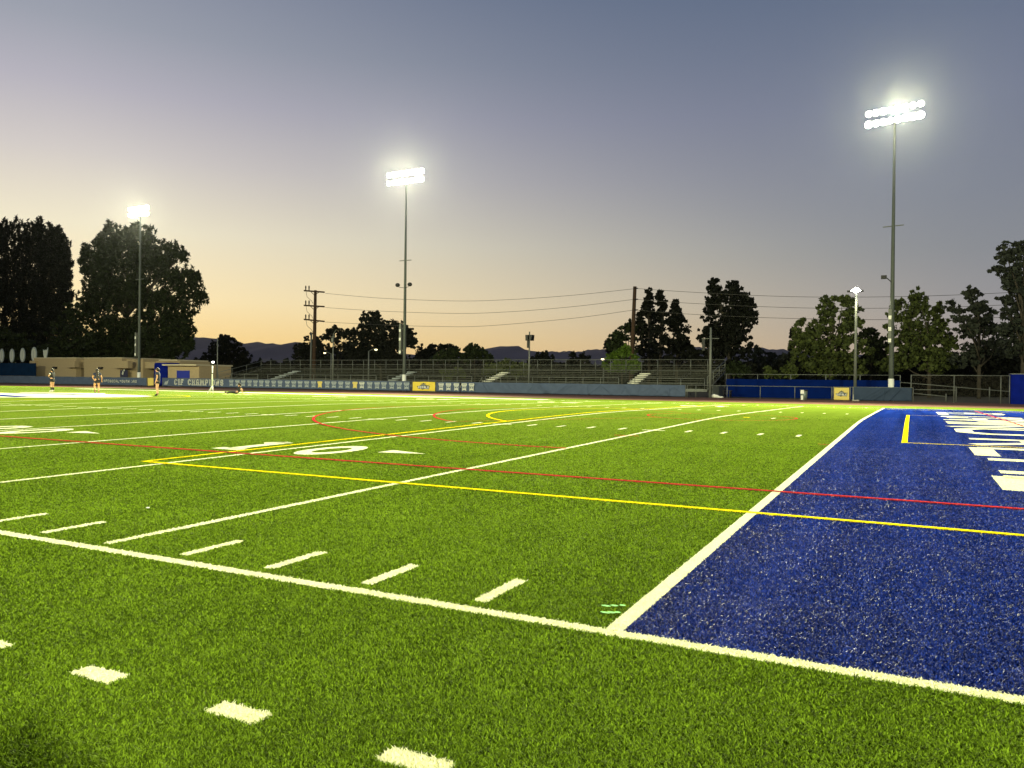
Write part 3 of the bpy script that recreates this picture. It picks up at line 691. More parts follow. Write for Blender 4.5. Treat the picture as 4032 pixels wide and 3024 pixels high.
for (sa, sb) in [(s0 + .25, s1_ - .25) for s0, s1_ in segs]:
    mb = MB()
    for z in (1.83, 1.30): mb.tube([(sa, Y0, z), (sb, Y0, z)], .03, 6)
    mb.build('front_rail', M['galv'], b, True)
    n = max(2, int((sb - sa) / 1.9) + 1)
    for k_ in range(n):
        x = sa + (sb - sa) * k_ / (n - 1); mb = MB(); mb.tube([(x, Y0, .6), (x, Y0, 1.84)], .034, 6); mb.build('front_post', M['galv'], b, True)
for x in (BX0, BX1):
    mb = MB(); mb.tube([(x, Y0, 2.0), (x, yb_, 3.75)], .035, 6); mb.tube([(x, Y0, .62), (x, Y0, 2.0)], .035, 6); mb.tube([(x, Y0, .7), (x, yb_, 2.6)], .035, 6); mb.tube([(x, Y0, 1.35), (x, yb_, 3.15)], .028, 6)
    for t in (.33, .66): mb.tube([(x, Y0 + t * 8, .7 + t * 1.9), (x, Y0 + t * 8, 2.0 + t * 1.75)], .03, 6)
    mb.build('side_rail', M['galv'], b, True)
mb = MB(); mb.box(BX1 - .02, BX1 + .06, 75.2, 81, 0, 1.1); mb.build('side_skirt', mat('grey_skirt_panel', (.10, .11, .095), .8), b)
for a_ in aisles[2:]:
    mb = MB(); mb.tube([(a_ + .5, Y0 - .1, .1), (a_ + .5, Y0 - .1, 1.75)], .03, 6); mb.tube([(a_ - .2, Y0 + .1, .8), (a_ + .5, Y0, 1.75)], .025, 6); mb.build('aisle_handrail', M['galv'], b)

# bench, bag, bin
mb = MB(); xa, xb = X(2845, 1560, 74), X(2880, 1560, 74); mb.box(xa, xb, 74, 74.7, .62, .68); mb.box(xa, xb, 73.6, 73.85, .38, .42); mb.box(xa + .1, xa + .18, 73.7, 74.6, 0, .62); mb.box(xb - .18, xb - .1, 73.7, 74.6, 0, .62)
tag(mb.build('picnic_table', M['dark']), 'dark low picnic table behind the bare rail fence post', 'table')
mb = MB(); c = at(2815, 1566, 72); mb.sphere((c.x, 72, .12), .42, 12, sc=(1, .6, .42)); mb.sphere((c.x + .45, 72, .05), .4, 12, sc=(1, .5, .25)); mb.sphere((c.x - .1, 71.9, .2), .22, 10, sc=(1, .7, .7))
tag(mb.build('plastic_sack', M['bag'], None, True), 'slumped white plastic sack lying on the ground by the bleachers end', 'sack')
c = at(3165, 1560, FY - .9); b = empty('trash_can', (c.x, FY - .9, 0), 'round metal trash can standing on the track before the blue windscreen', 'trash can')
mb = MB(); mb.tube([(c.x, FY - .9, .0), (c.x, FY - .9, .86)], [.27, .31], 16); mb.build('drum', M['binmetal'], b, True)
mb = MB(); mb.tube([(c.x, FY - .9, .80), (c.x, FY - .9, .90)], [.34, .33], 16); mb.build('rim', M['dark'], b, True)
mb = MB(); mb.box(c.x - .24, c.x + .05, FY - 1.235, FY - 1.20, .55, .88); mb.build('sticker', M['plate'], b)
mb = MB(); mb.box(c.x - .2, c.x - .02, FY - 1.23, FY - 1.20, .02, .4); mb.build('liner_flap', M['plate'], b)

# ------------------------------------------------------------------ stadium light poles
def flood_pole(loc, label, ang, rows, width, power, aim, side=-1, boxz=(4.3, 7.8), lightn=8):
    x, y = loc; b = empty('floodlight_pole', (x, y, 0), label, 'light pole', 'tall stadium floodlight poles')
    mb = MB(); mb.tube([(x, y, 0), (x, y, 3.2), (x, y, 12), (x, y, 24.6)], [.22, .20, .155, .09], 16); mb.build('shaft', M['pole'], b, True)
    mb = MB(); mb.tube([(x, y, 0), (x, y, 1.95)], [.245, .235], 16); mb.build('white_foot', M['whitepaint'], b, True)
    mb = MB(); mb.box(x + side * .45 - .13, x + side * .45 + .13, y - .3, y + .05, *boxz); mb.tube([(x, y, boxz[0] + .5), (x + side * .36, y - .1, boxz[0] + .5)], .04); mb.tube([(x, y, boxz[1] - .5), (x + side * .36, y - .1, boxz[1] - .5)], .04); cb = mb.build('control_box', M['galv'], b)
    for z in (boxz[0] + .1, boxz[1] - 1.9, boxz[1] - .9):
        mb = MB(); mb.box(x + side * .45 - .12, x + side * .45 + .12, y - .32, y - .305, z, z + .32); mb.build('label_plate', M['plate'], cb)
    ca, sa = math.cos(ang), math.sin(ang)
    mb = MB(); mb.tube([(x - .85 * ca, y - .85 * sa, 15.2), (x + .85 * ca, y + .85 * sa, 15.2)], .045); mb.build('climbing_bar', M['galv'], b)
    for i, z in enumerate(rows):
        mb = MB(); mb.tube([(x - width / 2 * ca, y - width / 2 * sa, z), (x + width / 2 * ca, y + width / 2 * sa, z)], .06); mb.build('crossarm', M['galv'], b)
        for k_ in range(lightn):
            t = (k_ / (lightn - 1) - .5) * (width - .4); px, py = x + t * ca, y + t * sa
            d = (Vector(aim) - Vector((px, py, z))); d.z -= 4; d.normalize()
            mb = MB(); p = Vector((px, py, z)); mb.tube([p - d * .05, p + d * .2, p + d * .45], [.10, .24, .29], 12, cap=True); h_ = mb.build('floodlight', M['dark'], b, True)
            mb = MB(); lr = .27 * random.uniform(.85, 1.12); mb.tube([p + d * .43, p + d * .50], [lr, lr], 14); mb.build('lens', M['lampglass'], h_)
    if power:
        l = bpy.data.lights.new('floodlight_beam', 'SPOT'); l.energy = power; l.color = LAMP_COL; l.spot_size = math.radians(110); l.spot_blend = 1; l.shadow_soft_size = .55
        o = bpy.data.objects.new('floodlight_beam', l); COL.objects.link(o); fwd = Vector((sa, -ca, 0)) * 1.0
        c_ = Vector((x, y, sum(rows) / len(rows))); dd = (Vector(aim) - c_).normalized(); o.location = c_ + Vector((.4, -.9, -.1))
        o.rotation_euler = dd.to_track_quat('-Z', 'Y').to_euler(); o.parent = b; o.matrix_parent_inverse = b.matrix_basis.inverted()
    return b
flood_pole((-96.6, 71.5), 'most distant lit floodlight pole in front of the big left tree', math.radians(0), (24.5, 25.35), 4.0, P_FAR * .7, (-80, 8, 0), boxz=(4.2, 7.6))
p2 = flood_pole((-51.05, 71.5), 'middle lit floodlight pole rising behind the bleachers rail', math.radians(-2), (24.45, 25.4), 5.1, P_FAR, (-34, 6, 0))
p3 = flood_pole((-.05, 71.5), 'tallest looking lit floodlight pole at the right above the grey blue banner', math.radians(-14), (24.45, 25.4), 4.6, P_FAR, (-6, 6, 0), boxz=(5.0, 8.0), side=-.35)
for dx in (-.85, .85):
    mb = MB(); mb.tube([(-51.05, 71.4, 12.0), (-51.05 + dx * .8, 71.2, 12.1)], .03); mb.sphere((-51.05 + dx, 71.2, 12.35), .3, 10, sc=(1, .8, .8)); mb.build('small_floodlight', M['dark'], p2, True)
mb = MB(); mb.box(-.95, -.5, 71.1, 71.4, 10.62, 10.92); mb.tube([(-.5, 71.3, 10.7), (-.1, 71.4, 10.3)], .04); mb.build('camera_box', M['dark'], p3)
# the same poles stand along the near side, behind the photographer: only their light is in the picture
for i, (x, y, p_) in enumerate(((-96, -22, P_NEAR), (-50, -22, P_NEAR), (-2, -22, P_NEAR * .12), (48, -38, P_NEAR * 2.5))):
    l = bpy.data.lights.new('floodlight_beam', 'SPOT'); l.energy = p_; l.color = LAMP_COL; l.spot_size = math.radians(110); l.spot_blend = 1; l.shadow_soft_size = 1.2
    o = bpy.data.objects.new('floodlight_beam', l); COL.objects.link(o); o.location = (x, y, 25); dd = (Vector((x * .8, 52, 0) if x < 46 else (0, 8, 0)) - o.location).normalized(); o.rotation_euler = dd.to_track_quat('-Z', 'Y').to_euler()

# ------------------------------------------------------------------ thinner poles
def thin_pole(name, u, vtop, Y, label, cat, r=.07, m='galv', extra=None):
    t = at(u, vtop, Y); b = empty(name, (t.x, Y, 0), label, cat)
    mb = MB(); mb.tube([(t.x, Y, 0), (t.x, Y, t.z)], [r * 1.15, r * .8], 10); mb.build('shaft', M[m], b, True)
    if extra: extra(b, t)
    return b
thin_pole('steel_pole', 1312.5, 1315, 72.3, 'thin grey pole in front of the bleachers right of the wooden power pole', 'pole', .075,
          extra=lambda b, t: (lambda mb: (mb.tube([(t.x - .45, 72.3, t.z - .35), (t.x + .35, 72.3, t.z - .35)], .03), mb.tube([(t.x, 72.3, t.z), (t.x + .5, 72.3, t.z + .55)], .025), mb.box(t.x - .15, t.x + .1, 72.1, 72.3, t.z - 1.0, t.z - .5), mb.build('bracket', M['galv'], b)))(MB()))
def spk(b, t):
    for n_, (a, c_) in enumerate(((-.36, -.04), (.08, .46))):
        mb = MB(); z1 = t.z - .35; z0 = z1 - .62; x0, x1 = t.x + a, t.x + c_
        k_ = .12 if n_ else -.12
        mb.v += [(x0, 72.0, z1), (x1, 72.0, z1), (x1 - .06 - (.08 if n_ else 0), 72.0, z0), (x0 + .02 - 0, 72.0, z0), (x0, 72.6, z1), (x1, 72.6, z1), (x1 - .06, 72.6, z0), (x0 + .02, 72.6, z0)]
        for f_ in ((0, 3, 2, 1), (4, 5, 6, 7), (0, 1, 5, 4), (1, 2, 6, 5), (2, 3, 7, 6), (3, 0, 4, 7)): mb.f.append(f_); mb.m.append(0)
        mb.build('speaker', M['dark'], b)
    mb = MB(); mb.box(t.x - .2, t.x + .0, 72.1, 72.3, t.z - 1.75, t.z - 1.0); mb.build('amplifier_box', M['dark'], b)
thin_pole('speaker_pole', 2085, 1306, 72.3, 'grey pole carrying two black loudspeakers in front of the bleachers', 'pole', .09, extra=spk)
def crs(b, t):
    mb = MB(); mb.tube([(t.x - .85, 71.6, t.z - 1.05), (t.x + .8, 71.6, t.z - 1.05)], .035); mb.build('crossbar', M['galv'], b)
    mb = MB(); mb.box(t.x - .8, t.x - .55, 71.5, 71.7, t.z - 2.2, t.z - 1.1); mb.build('hanging_box', M['dark'], b)
thin_pole('steel_pole', 2799, 1290, 71.6, 'grey pole with short crossbar at the right end of the bleachers', 'pole', .12, extra=crs)
thin_pole('steel_pole', 857, 1330, 73.5, 'thin grey pole beside the small tan hut', 'pole', .075)
def lmp(b, t):
    mb = MB(); mb.box(t.x - .75, t.x - .1, 72.6, 73.0, t.z - .12, t.z + .02); mb.box(t.x + .1, t.x + .6, 72.6, 73.0, t.z - .12, t.z + .02); mb.build('lamp_head', M['dark'], b)
    mb = MB(); mb.sphere((t.x, 72.5, t.z), .26, 12, sc=(1, .6, .9)); mb.box(t.x - .4, t.x + .38, 72.55, 72.62, t.z - .06, t.z - .0); mb.build('lens', M['lampglass'], b)
    l = bpy.data.lights.new('lamp', 'SPOT'); l.energy = 500; l.color = LAMP_COL; l.spot_size = 2.6; l.shadow_soft_size = .3; o = bpy.data.objects.new('lamp', l); COL.objects.link(o); o.location = (t.x, 72.2, t.z - .3); o.rotation_euler = (math.radians(-20), 0, 0); o.parent = b; o.matrix_parent_inverse = b.matrix_basis.inverted()
thin_pole('area_light_pole', 3372, 1145, 73, 'shorter pole with one glaring lamp left of the tallest floodlight pole', 'light pole', .13, extra=lmp)
def street(ul, vl, up, vtop, Y, label):
    t = at(up, vtop, Y); l_ = at(ul, vl, Y); b = empty('street_lamp', (t.x, Y, 0), label, 'street lamp', 'street lamps beyond the bleachers')
    mb = MB(); mb.tube([(t.x, Y, 0), (t.x, Y, t.z)], [.13, .09], 8); mb.build('shaft', M['galv'], b, True)
    mb = MB(); s_ = (l_.x - t.x); mb.tube([(t.x, Y, t.z - .05), (t.x + s_ * .25, Y, t.z + (l_.z - t.z) * .7), (t.x + s_ * .6, Y, l_.z + .15), (t.x + s_ * .85, Y, l_.z + .1)], .05, 6); mb.build('arm', M['galv'], b, True)
    mb = MB(); mb.box(min(l_.x, t.x + s_ * .8), max(l_.x, t.x + s_ * .8), Y - .15, Y + .15, l_.z + .02, l_.z + .16); h_ = mb.build('lamp_head', M['dark'], b)
    mb = MB(); mb.sphere((l_.x - s_ * .06, Y - .05, l_.z), .22, 8, sc=(1.3, .8, .6)); mb.build('lens', M['smalllamp'], h_)
street(1278, 1390, 1304, 1392, 105, 'small lit street lamp with its arm pointing left near the wooden power pole')
street(1483, 1377, 1452, 1382, 95, 'lit street lamp with curved arm pointing right left of the middle floodlight pole')
street(2373, 1415, 2377, 1420, 105, 'tiny lit street lamp beside the bright green bush')

# tripod video mast
c = at(836, 1500, 42.0); Yt = 42.0; gz = float(Hy(Yt)); b = empty('video_mast', (c.x, Yt, gz), 'tall white tripod mast with camera and lit panel standing on the field', 'tripod')
zt = Z(838, 1438, Yt); zj = Z(836, 1517, Yt)
mb = MB(); mb.tube([(c.x, Yt, zj - .15), (c.x, Yt, zt)], [.055, .045], 8); mb.build('mast', M['whitepaint'], b, True)
mb = MB(); mb.tube([(c.x, Yt, (zt + zj) / 2 + .1), (c.x, Yt, (zt + zj) / 2 + .17)], .065, 8); mb.build('clamp', M['dark'], b)
for dx, dy in ((-.42, .15), (.40, -.25), (-.1, -.4)):
    mb = MB(); mb.tube([(c.x, Yt, zj), (c.x + dx, Yt + dy, gz + .01)], [.03, .02], 6); mb.build('leg', M['whitepaint'], b, True)
mb = MB(); mb.box(c.x - .12, c.x + .05, Yt - .08, Yt + .08, zt - .02, zt + .30); mb.box(c.x - .18, c.x - .05, Yt - .1, Yt + .1, zt + .12, zt + .32); mb.build('camera', M['dark'], b)
mb = MB(); mb.box(c.x + .04, c.x + .26, Yt - .10, Yt - .06, zt + .18, zt + .32); mb.build('light_panel', M['devlamp'], b)

# ------------------------------------------------------------------ power poles and wires
UY = 110.0
t = at(1242, 1143, UY); b = empty('power_pole', (t.x, UY, 0), 'wooden power pole with three crossarms behind the bleachers', 'power pole')
mb = MB(); mb.tube([(t.x - .2, UY, 0), (t.x, UY, t.z)], [.42, .26], 10); mb.build('pole', M['wood'], b, True)
mb = MB(); mb.tube([(t.x - .75, UY - .3, 0), (t.x - .6, UY - .3, Z(1235, 1310, UY))], .16, 8); mb.build('riser_pipe', M['galv'], b, True)
AL = []
for va, vb in ((1145, 1151), (1203, 1208), (1258, 1266)):
    a_, c_ = at(1202, va, UY), at(1281, vb, UY); mb = MB(); mb.tube([(a_.x, UY - .3, a_.z), (c_.x, UY - .3, c_.z)], .16, 6); ar = mb.build('crossarm', M['wood'], b)
    mb = MB(); mb.tube([(t.x, UY - .3, a_.z - .9), (t.x + 1.3, UY - .3, c_.z + .1)], .07, 5); mb.tube([(t.x, UY - .3, a_.z - .9), (t.x - 1.2, UY - .3, a_.z)], .06, 5); mb.build('brace', M['wood'], ar)
    for u in (1208, 1221):
        p = at(u, va, UY); mb = MB(); mb.tube([(p.x, UY - .3, p.z), (p.x, UY - .3, p.z + .7), (p.x, UY - .3, p.z + .95)], [.09, .14, .06], 7); mb.build('insulator', M['dark'], ar)
    mb = MB(); mb.tube([(a_.x + .5, UY - .4, a_.z), (a_.x + .8, UY - .4, a_.z - 1.2), (a_.x + 1.9, UY - .4, a_.z - 2.0), (t.x - .2, UY - .4, a_.z - 2.5)], .04, 5); mb.build('jumper_cable', M['wire'], ar)
    AL.append(c_)
t2 = at(2500, 1128, UY); b = empty('power_pole', (t2.x, UY, 0), 'plain wooden power pole rising from the dark trees left of centre right', 'power pole')
b['label'] = 'brown wooden power pole without crossarms beside the bright green bush'
mb = MB(); mb.tube([(t2.x - .5, UY, 0), (t2.x, UY, t2.z)], [.36, .26], 10); mb.build('pole', M['wood'], b, True)
for v in (1136, 1179, 1221):
    p = at(2505, v, UY); mb = MB(); mb.tube([(p.x - .2, UY - .2, p.z), (p.x + .35, UY - .2, p.z)], [.12, .08], 6); mb.build('insulator', M['dark'], b)
def wire(pts, label, Ys):
    P = [at(u, v, y) for (u, v), y in zip(pts, Ys)]; Q = []
    for i in range(len(P) - 1):                       # smooth curve through the points
        p0, p1, p2_, p3_ = P[max(i - 1, 0)], P[i], P[i + 1], P[min(i + 2, len(P) - 1)]
        for k_ in range(8):
            s = k_ / 8; Q.append(.5 * ((2 * p1) + (-p0 + p2_) * s + (2 * p0 - 5 * p1 + 4 * p2_ - p3_) * s * s + (-p0 + 3 * p1 - 3 * p2_ + p3_) * s ** 3))
    Q.append(P[-1]); mb = MB(); mb.tube(Q, .03, 5); tag(mb.build('power_line', M['wire'], None, True), label, 'wire', 'power lines between the poles')
wire([(1281, 1155), (1500, 1174), (1790, 1185), (2000, 1180), (2250, 1163), (2497, 1137)], 'top power line between the two wooden power poles', [110] * 6)
wire([(1281, 1211), (1500, 1225), (1790, 1234), (2000, 1228), (2250, 1208), (2495, 1179)], 'middle power line between the two wooden power poles', [110] * 6)
wire([(1281, 1268), (1500, 1279), (1700, 1285), (1900, 1284), (2250, 1254), (2492, 1221)], 'bottom power line between the two wooden power poles', [110] * 6)
wire([(2508, 1136), (2700, 1149), (2990, 1164), (3280, 1170), (3662, 1165), (4100, 1146)], 'top power line running right from the brown pole', [110, 110, 111, 112, 114, 116])
wire([(2508, 1179), (2700, 1193), (2990, 1207), (3280, 1214), (3707, 1210), (4100, 1194)], 'middle power line running right from the brown pole', [110, 110, 111, 112, 114, 116])
wire([(2506, 1221), (2700, 1236), (2990, 1250), (3280, 1257), (3600, 1258), (4100, 1245)], 'bottom power line running right from the brown pole', [110, 110, 111, 112, 114, 116])

# ------------------------------------------------------------------ trees
def tree(name, blobs, Y, kind, label, trunk=None, leaf=.42, cover=3.0, group='trees beyond the field', clump=.22, up=0, branches=True, holes=.0, cat='tree'):
    """blobs: (u, v, ru, rv) in photo pixels -> ellipsoids of the crown at depth Y"""
    C = []
    for u, v, ru, rv in blobs:
        p = at(u, v, Y); k_ = mpp(u, Y); C.append((p.x, p.z, ru * k_, rv * k_))
    bxm = sum(c[0] for c in C) / len(C); tx = X(trunk, 1450, Y) if trunk else bxm
    b = empty(name, (tx, Y, 0), label, cat, group)
    cen = []; nrm_ = []; 
    for x, z, rx, rz in C:
        ry = min(rx, rz) * .85; k_ = mpp(2000, Y)
        cr = clump * min(rx, rz) if min(rx, rz) > 2 else .35 * min(rx, rz)
        cr = max(.35, min(cr, 1.6)); ncl = max(6, int(3.2 * (rx * rz) / (cr * cr)))
        d = rng.normal(size=(ncl, 3)); d /= np.linalg.norm(d, axis=1)[:, None]; rr = rng.uniform(.05, 1.0, ncl) ** .5 * (1 + rng.normal(0, .07, ncl))
        spr = rng.uniform(size=ncl) < .22; rr[spr] = rng.uniform(.98, 1.2, spr.sum())
        cc = np.stack([x + d[:, 0] * rx * rr, Y + d[:, 1] * ry * rr, z + d[:, 2] * rz * rr], 1)
        nl = max(14, int((2.6 if up else 1.8) * cover * PI * rx * rz / (leaf * leaf * .75) / ncl))
        sz = cr * rng.uniform(.6, 1.25, ncl); sz[spr] *= .5
        q = rng.normal(size=(ncl, nl, 3)); q *= (rng.uniform(0, 1, (ncl, nl, 1)) ** .4) / np.linalg.norm(q, axis=2)[..., None]
        q *= sz[:, None, None]; 
        if up:
            q[..., 2] *= 1 + up * 1.7; tp_ = np.clip(1 - .55 * q[..., 2] / (sz[:, None] * (1 + up * 1.7)), .3, 1.5) * .62; q[..., 0] *= tp_; q[..., 1] *= tp_; q[..., 0] += q[..., 2] * .22 * np.sign(d[:, 0])[:, None]
        else: q[..., 2] *= .75
        cen.append((cc[:, None, :] + q).reshape(-1, 3))
    P = np.concatenate(cen); P = P[P[:, 2] > .2]; n = len(P)
    a = rng.normal(size=(n, 3)); a /= np.linalg.norm(a, axis=1)[:, None]; c_ = np.cross(a, rng.normal(size=(n, 3))); c_ /= np.linalg.norm(c_, axis=1)[:, None]
    if up: a[:, 2] += .8 * up; a /= np.linalg.norm(a, axis=1)[:, None]
    s_ = leaf * rng.uniform(.6, 1.3, (n, 1)); a *= s_ * (.8 if not up else 1.1); c_ *= s_ * (.5 if not up else .32)
    V = np.stack([P - a, P + c_ * .9, P + a, P - c_], 1).reshape(-1, 3)
    me = bpy.data.meshes.new('crown'); me.vertices.add(4 * n); me.vertices.foreach_set('co', V.reshape(-1).astype(np.float32)); me.loops.add(4 * n); me.loops.foreach_set('vertex_index', np.arange(4 * n, dtype=np.int32))
    me.polygons.add(n); me.polygons.foreach_set('loop_start', (np.arange(n) * 4).astype(np.int32)); me.materials.append(LM[kind]); me.update(calc_edges=True)
    o = bpy.data.objects.new('crown', me); COL.objects.link(o); o.parent = b; o.matrix_parent_inverse = b.matrix_basis.inverted()
    mb = MB(); zc = max(c[1] for c in C); rt = max(.1, .018 * zc)
    topx = min(C, key=lambda c: abs(c[0] - tx))[0]
    mb.tube([(tx, Y, -.05), (tx + .1 * (topx - tx), Y, zc * .35), (tx + .5 * (topx - tx), Y, zc * .65), (topx, Y, zc * .9)], [rt, rt * .8, rt * .5, rt * .2], 8)
    if branches:
        for x, z, rx, rz in C:
            z0 = min(z * .55, zc * .5); mb.tube([(tx, Y, z0), ((tx + x) / 2 + .2, Y + random.uniform(-1, 1), (z0 + z) / 2 - .2), (x, Y, z + rz * .4)], [rt * .5, rt * .33, rt * .1], 6)
    mb.build('trunk', M['bark'], b, True)
    return b
# far left conifer group
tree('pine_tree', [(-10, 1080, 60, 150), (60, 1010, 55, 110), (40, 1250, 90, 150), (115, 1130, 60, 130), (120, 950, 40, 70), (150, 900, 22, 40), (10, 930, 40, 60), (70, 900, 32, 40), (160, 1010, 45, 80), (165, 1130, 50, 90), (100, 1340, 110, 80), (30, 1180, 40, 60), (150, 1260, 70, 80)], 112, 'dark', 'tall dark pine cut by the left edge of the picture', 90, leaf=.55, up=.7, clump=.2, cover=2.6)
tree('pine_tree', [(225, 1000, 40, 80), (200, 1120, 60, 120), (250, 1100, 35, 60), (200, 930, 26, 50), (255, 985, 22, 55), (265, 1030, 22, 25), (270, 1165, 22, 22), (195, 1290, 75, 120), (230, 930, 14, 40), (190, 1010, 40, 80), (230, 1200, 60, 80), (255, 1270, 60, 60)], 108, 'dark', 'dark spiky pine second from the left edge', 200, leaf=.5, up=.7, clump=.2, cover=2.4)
tree('leafy_tree', [(270, 1330, 75, 100), (330, 1370, 70, 70), (300, 1250, 50, 70), (200, 1390, 80, 40), (80, 1370, 90, 60), (20, 1350, 60, 70)], 96, 'pine', 'broad dark green tree in the gap between the left pines', 290, leaf=.45, clump=.25)
big = [(480, 1130, 130, 190), (400, 1060, 80, 110), (560, 1010, 70, 90), (470, 980, 80, 80), (430, 930, 38, 50), (505, 925, 36, 45), (585, 930, 30, 45), (390, 960, 24, 40), (640, 1020, 50, 60), (690, 990, 36, 40), (720, 1010, 26, 22), (610, 1150, 110, 110), (720, 1110, 70, 60), (760, 1100, 36, 28), (780, 1170, 36, 40), (700, 1220, 80, 70), (650, 1300, 110, 90), (720, 1310, 50, 50), (480, 1330, 150, 90), (560, 1380, 130, 60), (370, 1200, 60, 120), (340, 990, 22, 28), (325, 1025, 20, 16), (345, 1060, 20, 26), (400, 1370, 80, 60), (540, 905, 14, 26), (675, 1385, 60, 50), (740, 1360, 30, 20), (800, 1160, 16, 14)]
tree('pine_tree', big, 102, 'pine', 'huge broad dark pine behind the most distant floodlight pole', 500, leaf=.5, up=.35, clump=.17, cover=3.2)
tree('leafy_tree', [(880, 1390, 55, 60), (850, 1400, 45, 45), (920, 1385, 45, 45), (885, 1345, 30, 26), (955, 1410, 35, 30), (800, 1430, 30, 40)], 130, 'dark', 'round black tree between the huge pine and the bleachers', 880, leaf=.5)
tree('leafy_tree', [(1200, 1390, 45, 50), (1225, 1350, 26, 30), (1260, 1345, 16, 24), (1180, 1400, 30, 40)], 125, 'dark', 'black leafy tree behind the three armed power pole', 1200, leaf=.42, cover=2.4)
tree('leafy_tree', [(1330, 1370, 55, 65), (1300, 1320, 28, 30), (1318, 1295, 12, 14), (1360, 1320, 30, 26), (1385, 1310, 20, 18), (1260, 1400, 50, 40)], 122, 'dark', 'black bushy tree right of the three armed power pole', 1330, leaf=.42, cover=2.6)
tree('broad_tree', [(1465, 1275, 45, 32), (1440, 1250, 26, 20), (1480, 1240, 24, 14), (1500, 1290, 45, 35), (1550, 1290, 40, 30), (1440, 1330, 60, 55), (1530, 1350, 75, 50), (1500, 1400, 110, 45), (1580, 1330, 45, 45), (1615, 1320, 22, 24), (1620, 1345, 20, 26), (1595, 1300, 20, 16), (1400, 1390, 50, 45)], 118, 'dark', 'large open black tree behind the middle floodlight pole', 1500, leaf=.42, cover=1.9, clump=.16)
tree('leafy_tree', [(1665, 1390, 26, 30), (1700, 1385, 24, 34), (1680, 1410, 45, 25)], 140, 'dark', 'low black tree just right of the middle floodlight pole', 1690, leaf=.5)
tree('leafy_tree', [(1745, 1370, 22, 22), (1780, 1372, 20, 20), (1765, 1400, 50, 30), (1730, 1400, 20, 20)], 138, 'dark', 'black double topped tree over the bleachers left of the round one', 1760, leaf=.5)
tree('leafy_tree', [(1750, 1405, 45, 26), (1790, 1400, 30, 30), (1715, 1415, 25, 15)], 120, 'pine', 'dark green shrub mass behind the bleachers rail near the centre left', 1750, leaf=.4)
tree('leafy_tree', [(1870, 1385, 38, 32), (1850, 1375, 26, 22), (1890, 1395, 35, 28), (1920, 1410, 26, 18), (1840, 1410, 30, 22)], 120, 'pine', 'round dark green tree left of the table topped hill', 1870, leaf=.42)
tree('leafy_tree', [(2000, 1450, 60, 32), (1940, 1460, 50, 24), (2050, 1455, 40, 26), (1780, 1470, 60, 20)], 100, 'olive', 'olive green shrubs seen through the bleachers near the speaker pole', 2000, leaf=.4, branches=False)
tree('leafy_tree', [(2135, 1415, 42, 28), (2130, 1400, 28, 16), (2160, 1440, 50, 25), (2110, 1440, 45, 22)], 125, 'dark', 'flat domed black tree right of the speaker pole', 2135, leaf=.42)
tree('cypress_tree', [(2255, 1400, 10, 14), (2258, 1420, 18, 14), (2250, 1440, 28, 25)], 125, 'dark', 'small pointed dark tree with a narrow top above the bleachers rail', 2256, leaf=.4)
tree('palm_tree', [(2296, 1402, 16, 8), (2284, 1412, 12, 8), (2308, 1412, 12, 8), (2296, 1440, 28, 22)], 125, 'dark', 'small dark palm like tree over the bleachers rail', 2296, leaf=.4, up=.2)
tree('leafy_tree', [(2392, 1370, 12, 22), (2390, 1345, 10, 10), (2400, 1400, 18, 26)], 118, 'dark', 'thin sparse dark tree at the left of the bright green bush', 2395, leaf=.35, cover=1.6)
tree('leafy_tree', [(2430, 1360, 34, 50), (2460, 1320, 38, 40), (2420, 1340, 22, 34), (2480, 1290, 24, 30), (2450, 1400, 50, 50)], 112, 'pine', 'deep green leafy tree left of the brown power pole', 2450, leaf=.38)
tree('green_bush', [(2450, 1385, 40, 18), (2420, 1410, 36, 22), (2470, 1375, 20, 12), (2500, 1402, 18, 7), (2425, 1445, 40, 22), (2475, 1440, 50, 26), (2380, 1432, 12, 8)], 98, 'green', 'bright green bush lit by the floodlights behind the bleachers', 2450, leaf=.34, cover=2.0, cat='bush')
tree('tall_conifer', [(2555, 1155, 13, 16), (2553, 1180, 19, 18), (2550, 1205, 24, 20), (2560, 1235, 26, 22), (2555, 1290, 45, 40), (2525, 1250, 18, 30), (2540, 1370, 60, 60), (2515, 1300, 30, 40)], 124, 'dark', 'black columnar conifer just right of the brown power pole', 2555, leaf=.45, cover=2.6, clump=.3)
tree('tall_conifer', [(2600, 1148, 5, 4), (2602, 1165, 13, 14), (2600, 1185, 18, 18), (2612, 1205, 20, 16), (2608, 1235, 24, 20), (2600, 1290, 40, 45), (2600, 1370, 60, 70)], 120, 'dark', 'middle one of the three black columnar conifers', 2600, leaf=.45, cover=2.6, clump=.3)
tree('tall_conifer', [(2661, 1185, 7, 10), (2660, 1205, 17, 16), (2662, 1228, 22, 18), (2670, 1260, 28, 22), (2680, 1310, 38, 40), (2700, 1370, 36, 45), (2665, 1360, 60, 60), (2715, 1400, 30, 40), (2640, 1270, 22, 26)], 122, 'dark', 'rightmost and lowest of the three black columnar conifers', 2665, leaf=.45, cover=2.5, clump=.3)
tree('broad_tree', [(2812, 1110, 20, 18), (2812, 1140, 28, 22), (2806, 1190, 32, 34), (2800, 1230, 32, 36), (2840, 1170, 22, 30), (2885, 1120, 22, 16), (2890, 1150, 36, 30), (2925, 1180, 34, 40), (2900, 1220, 60, 55), (2860, 1290, 70, 60), (2930, 1270, 48, 60), (2955, 1230, 26, 40), (2870, 1370, 90, 70), (2830, 1320, 50, 60)], 116, 'dark', 'tall massive black tree with two tops right of the bleachers pole', 2870, leaf=.42, cover=2.5, clump=.16)
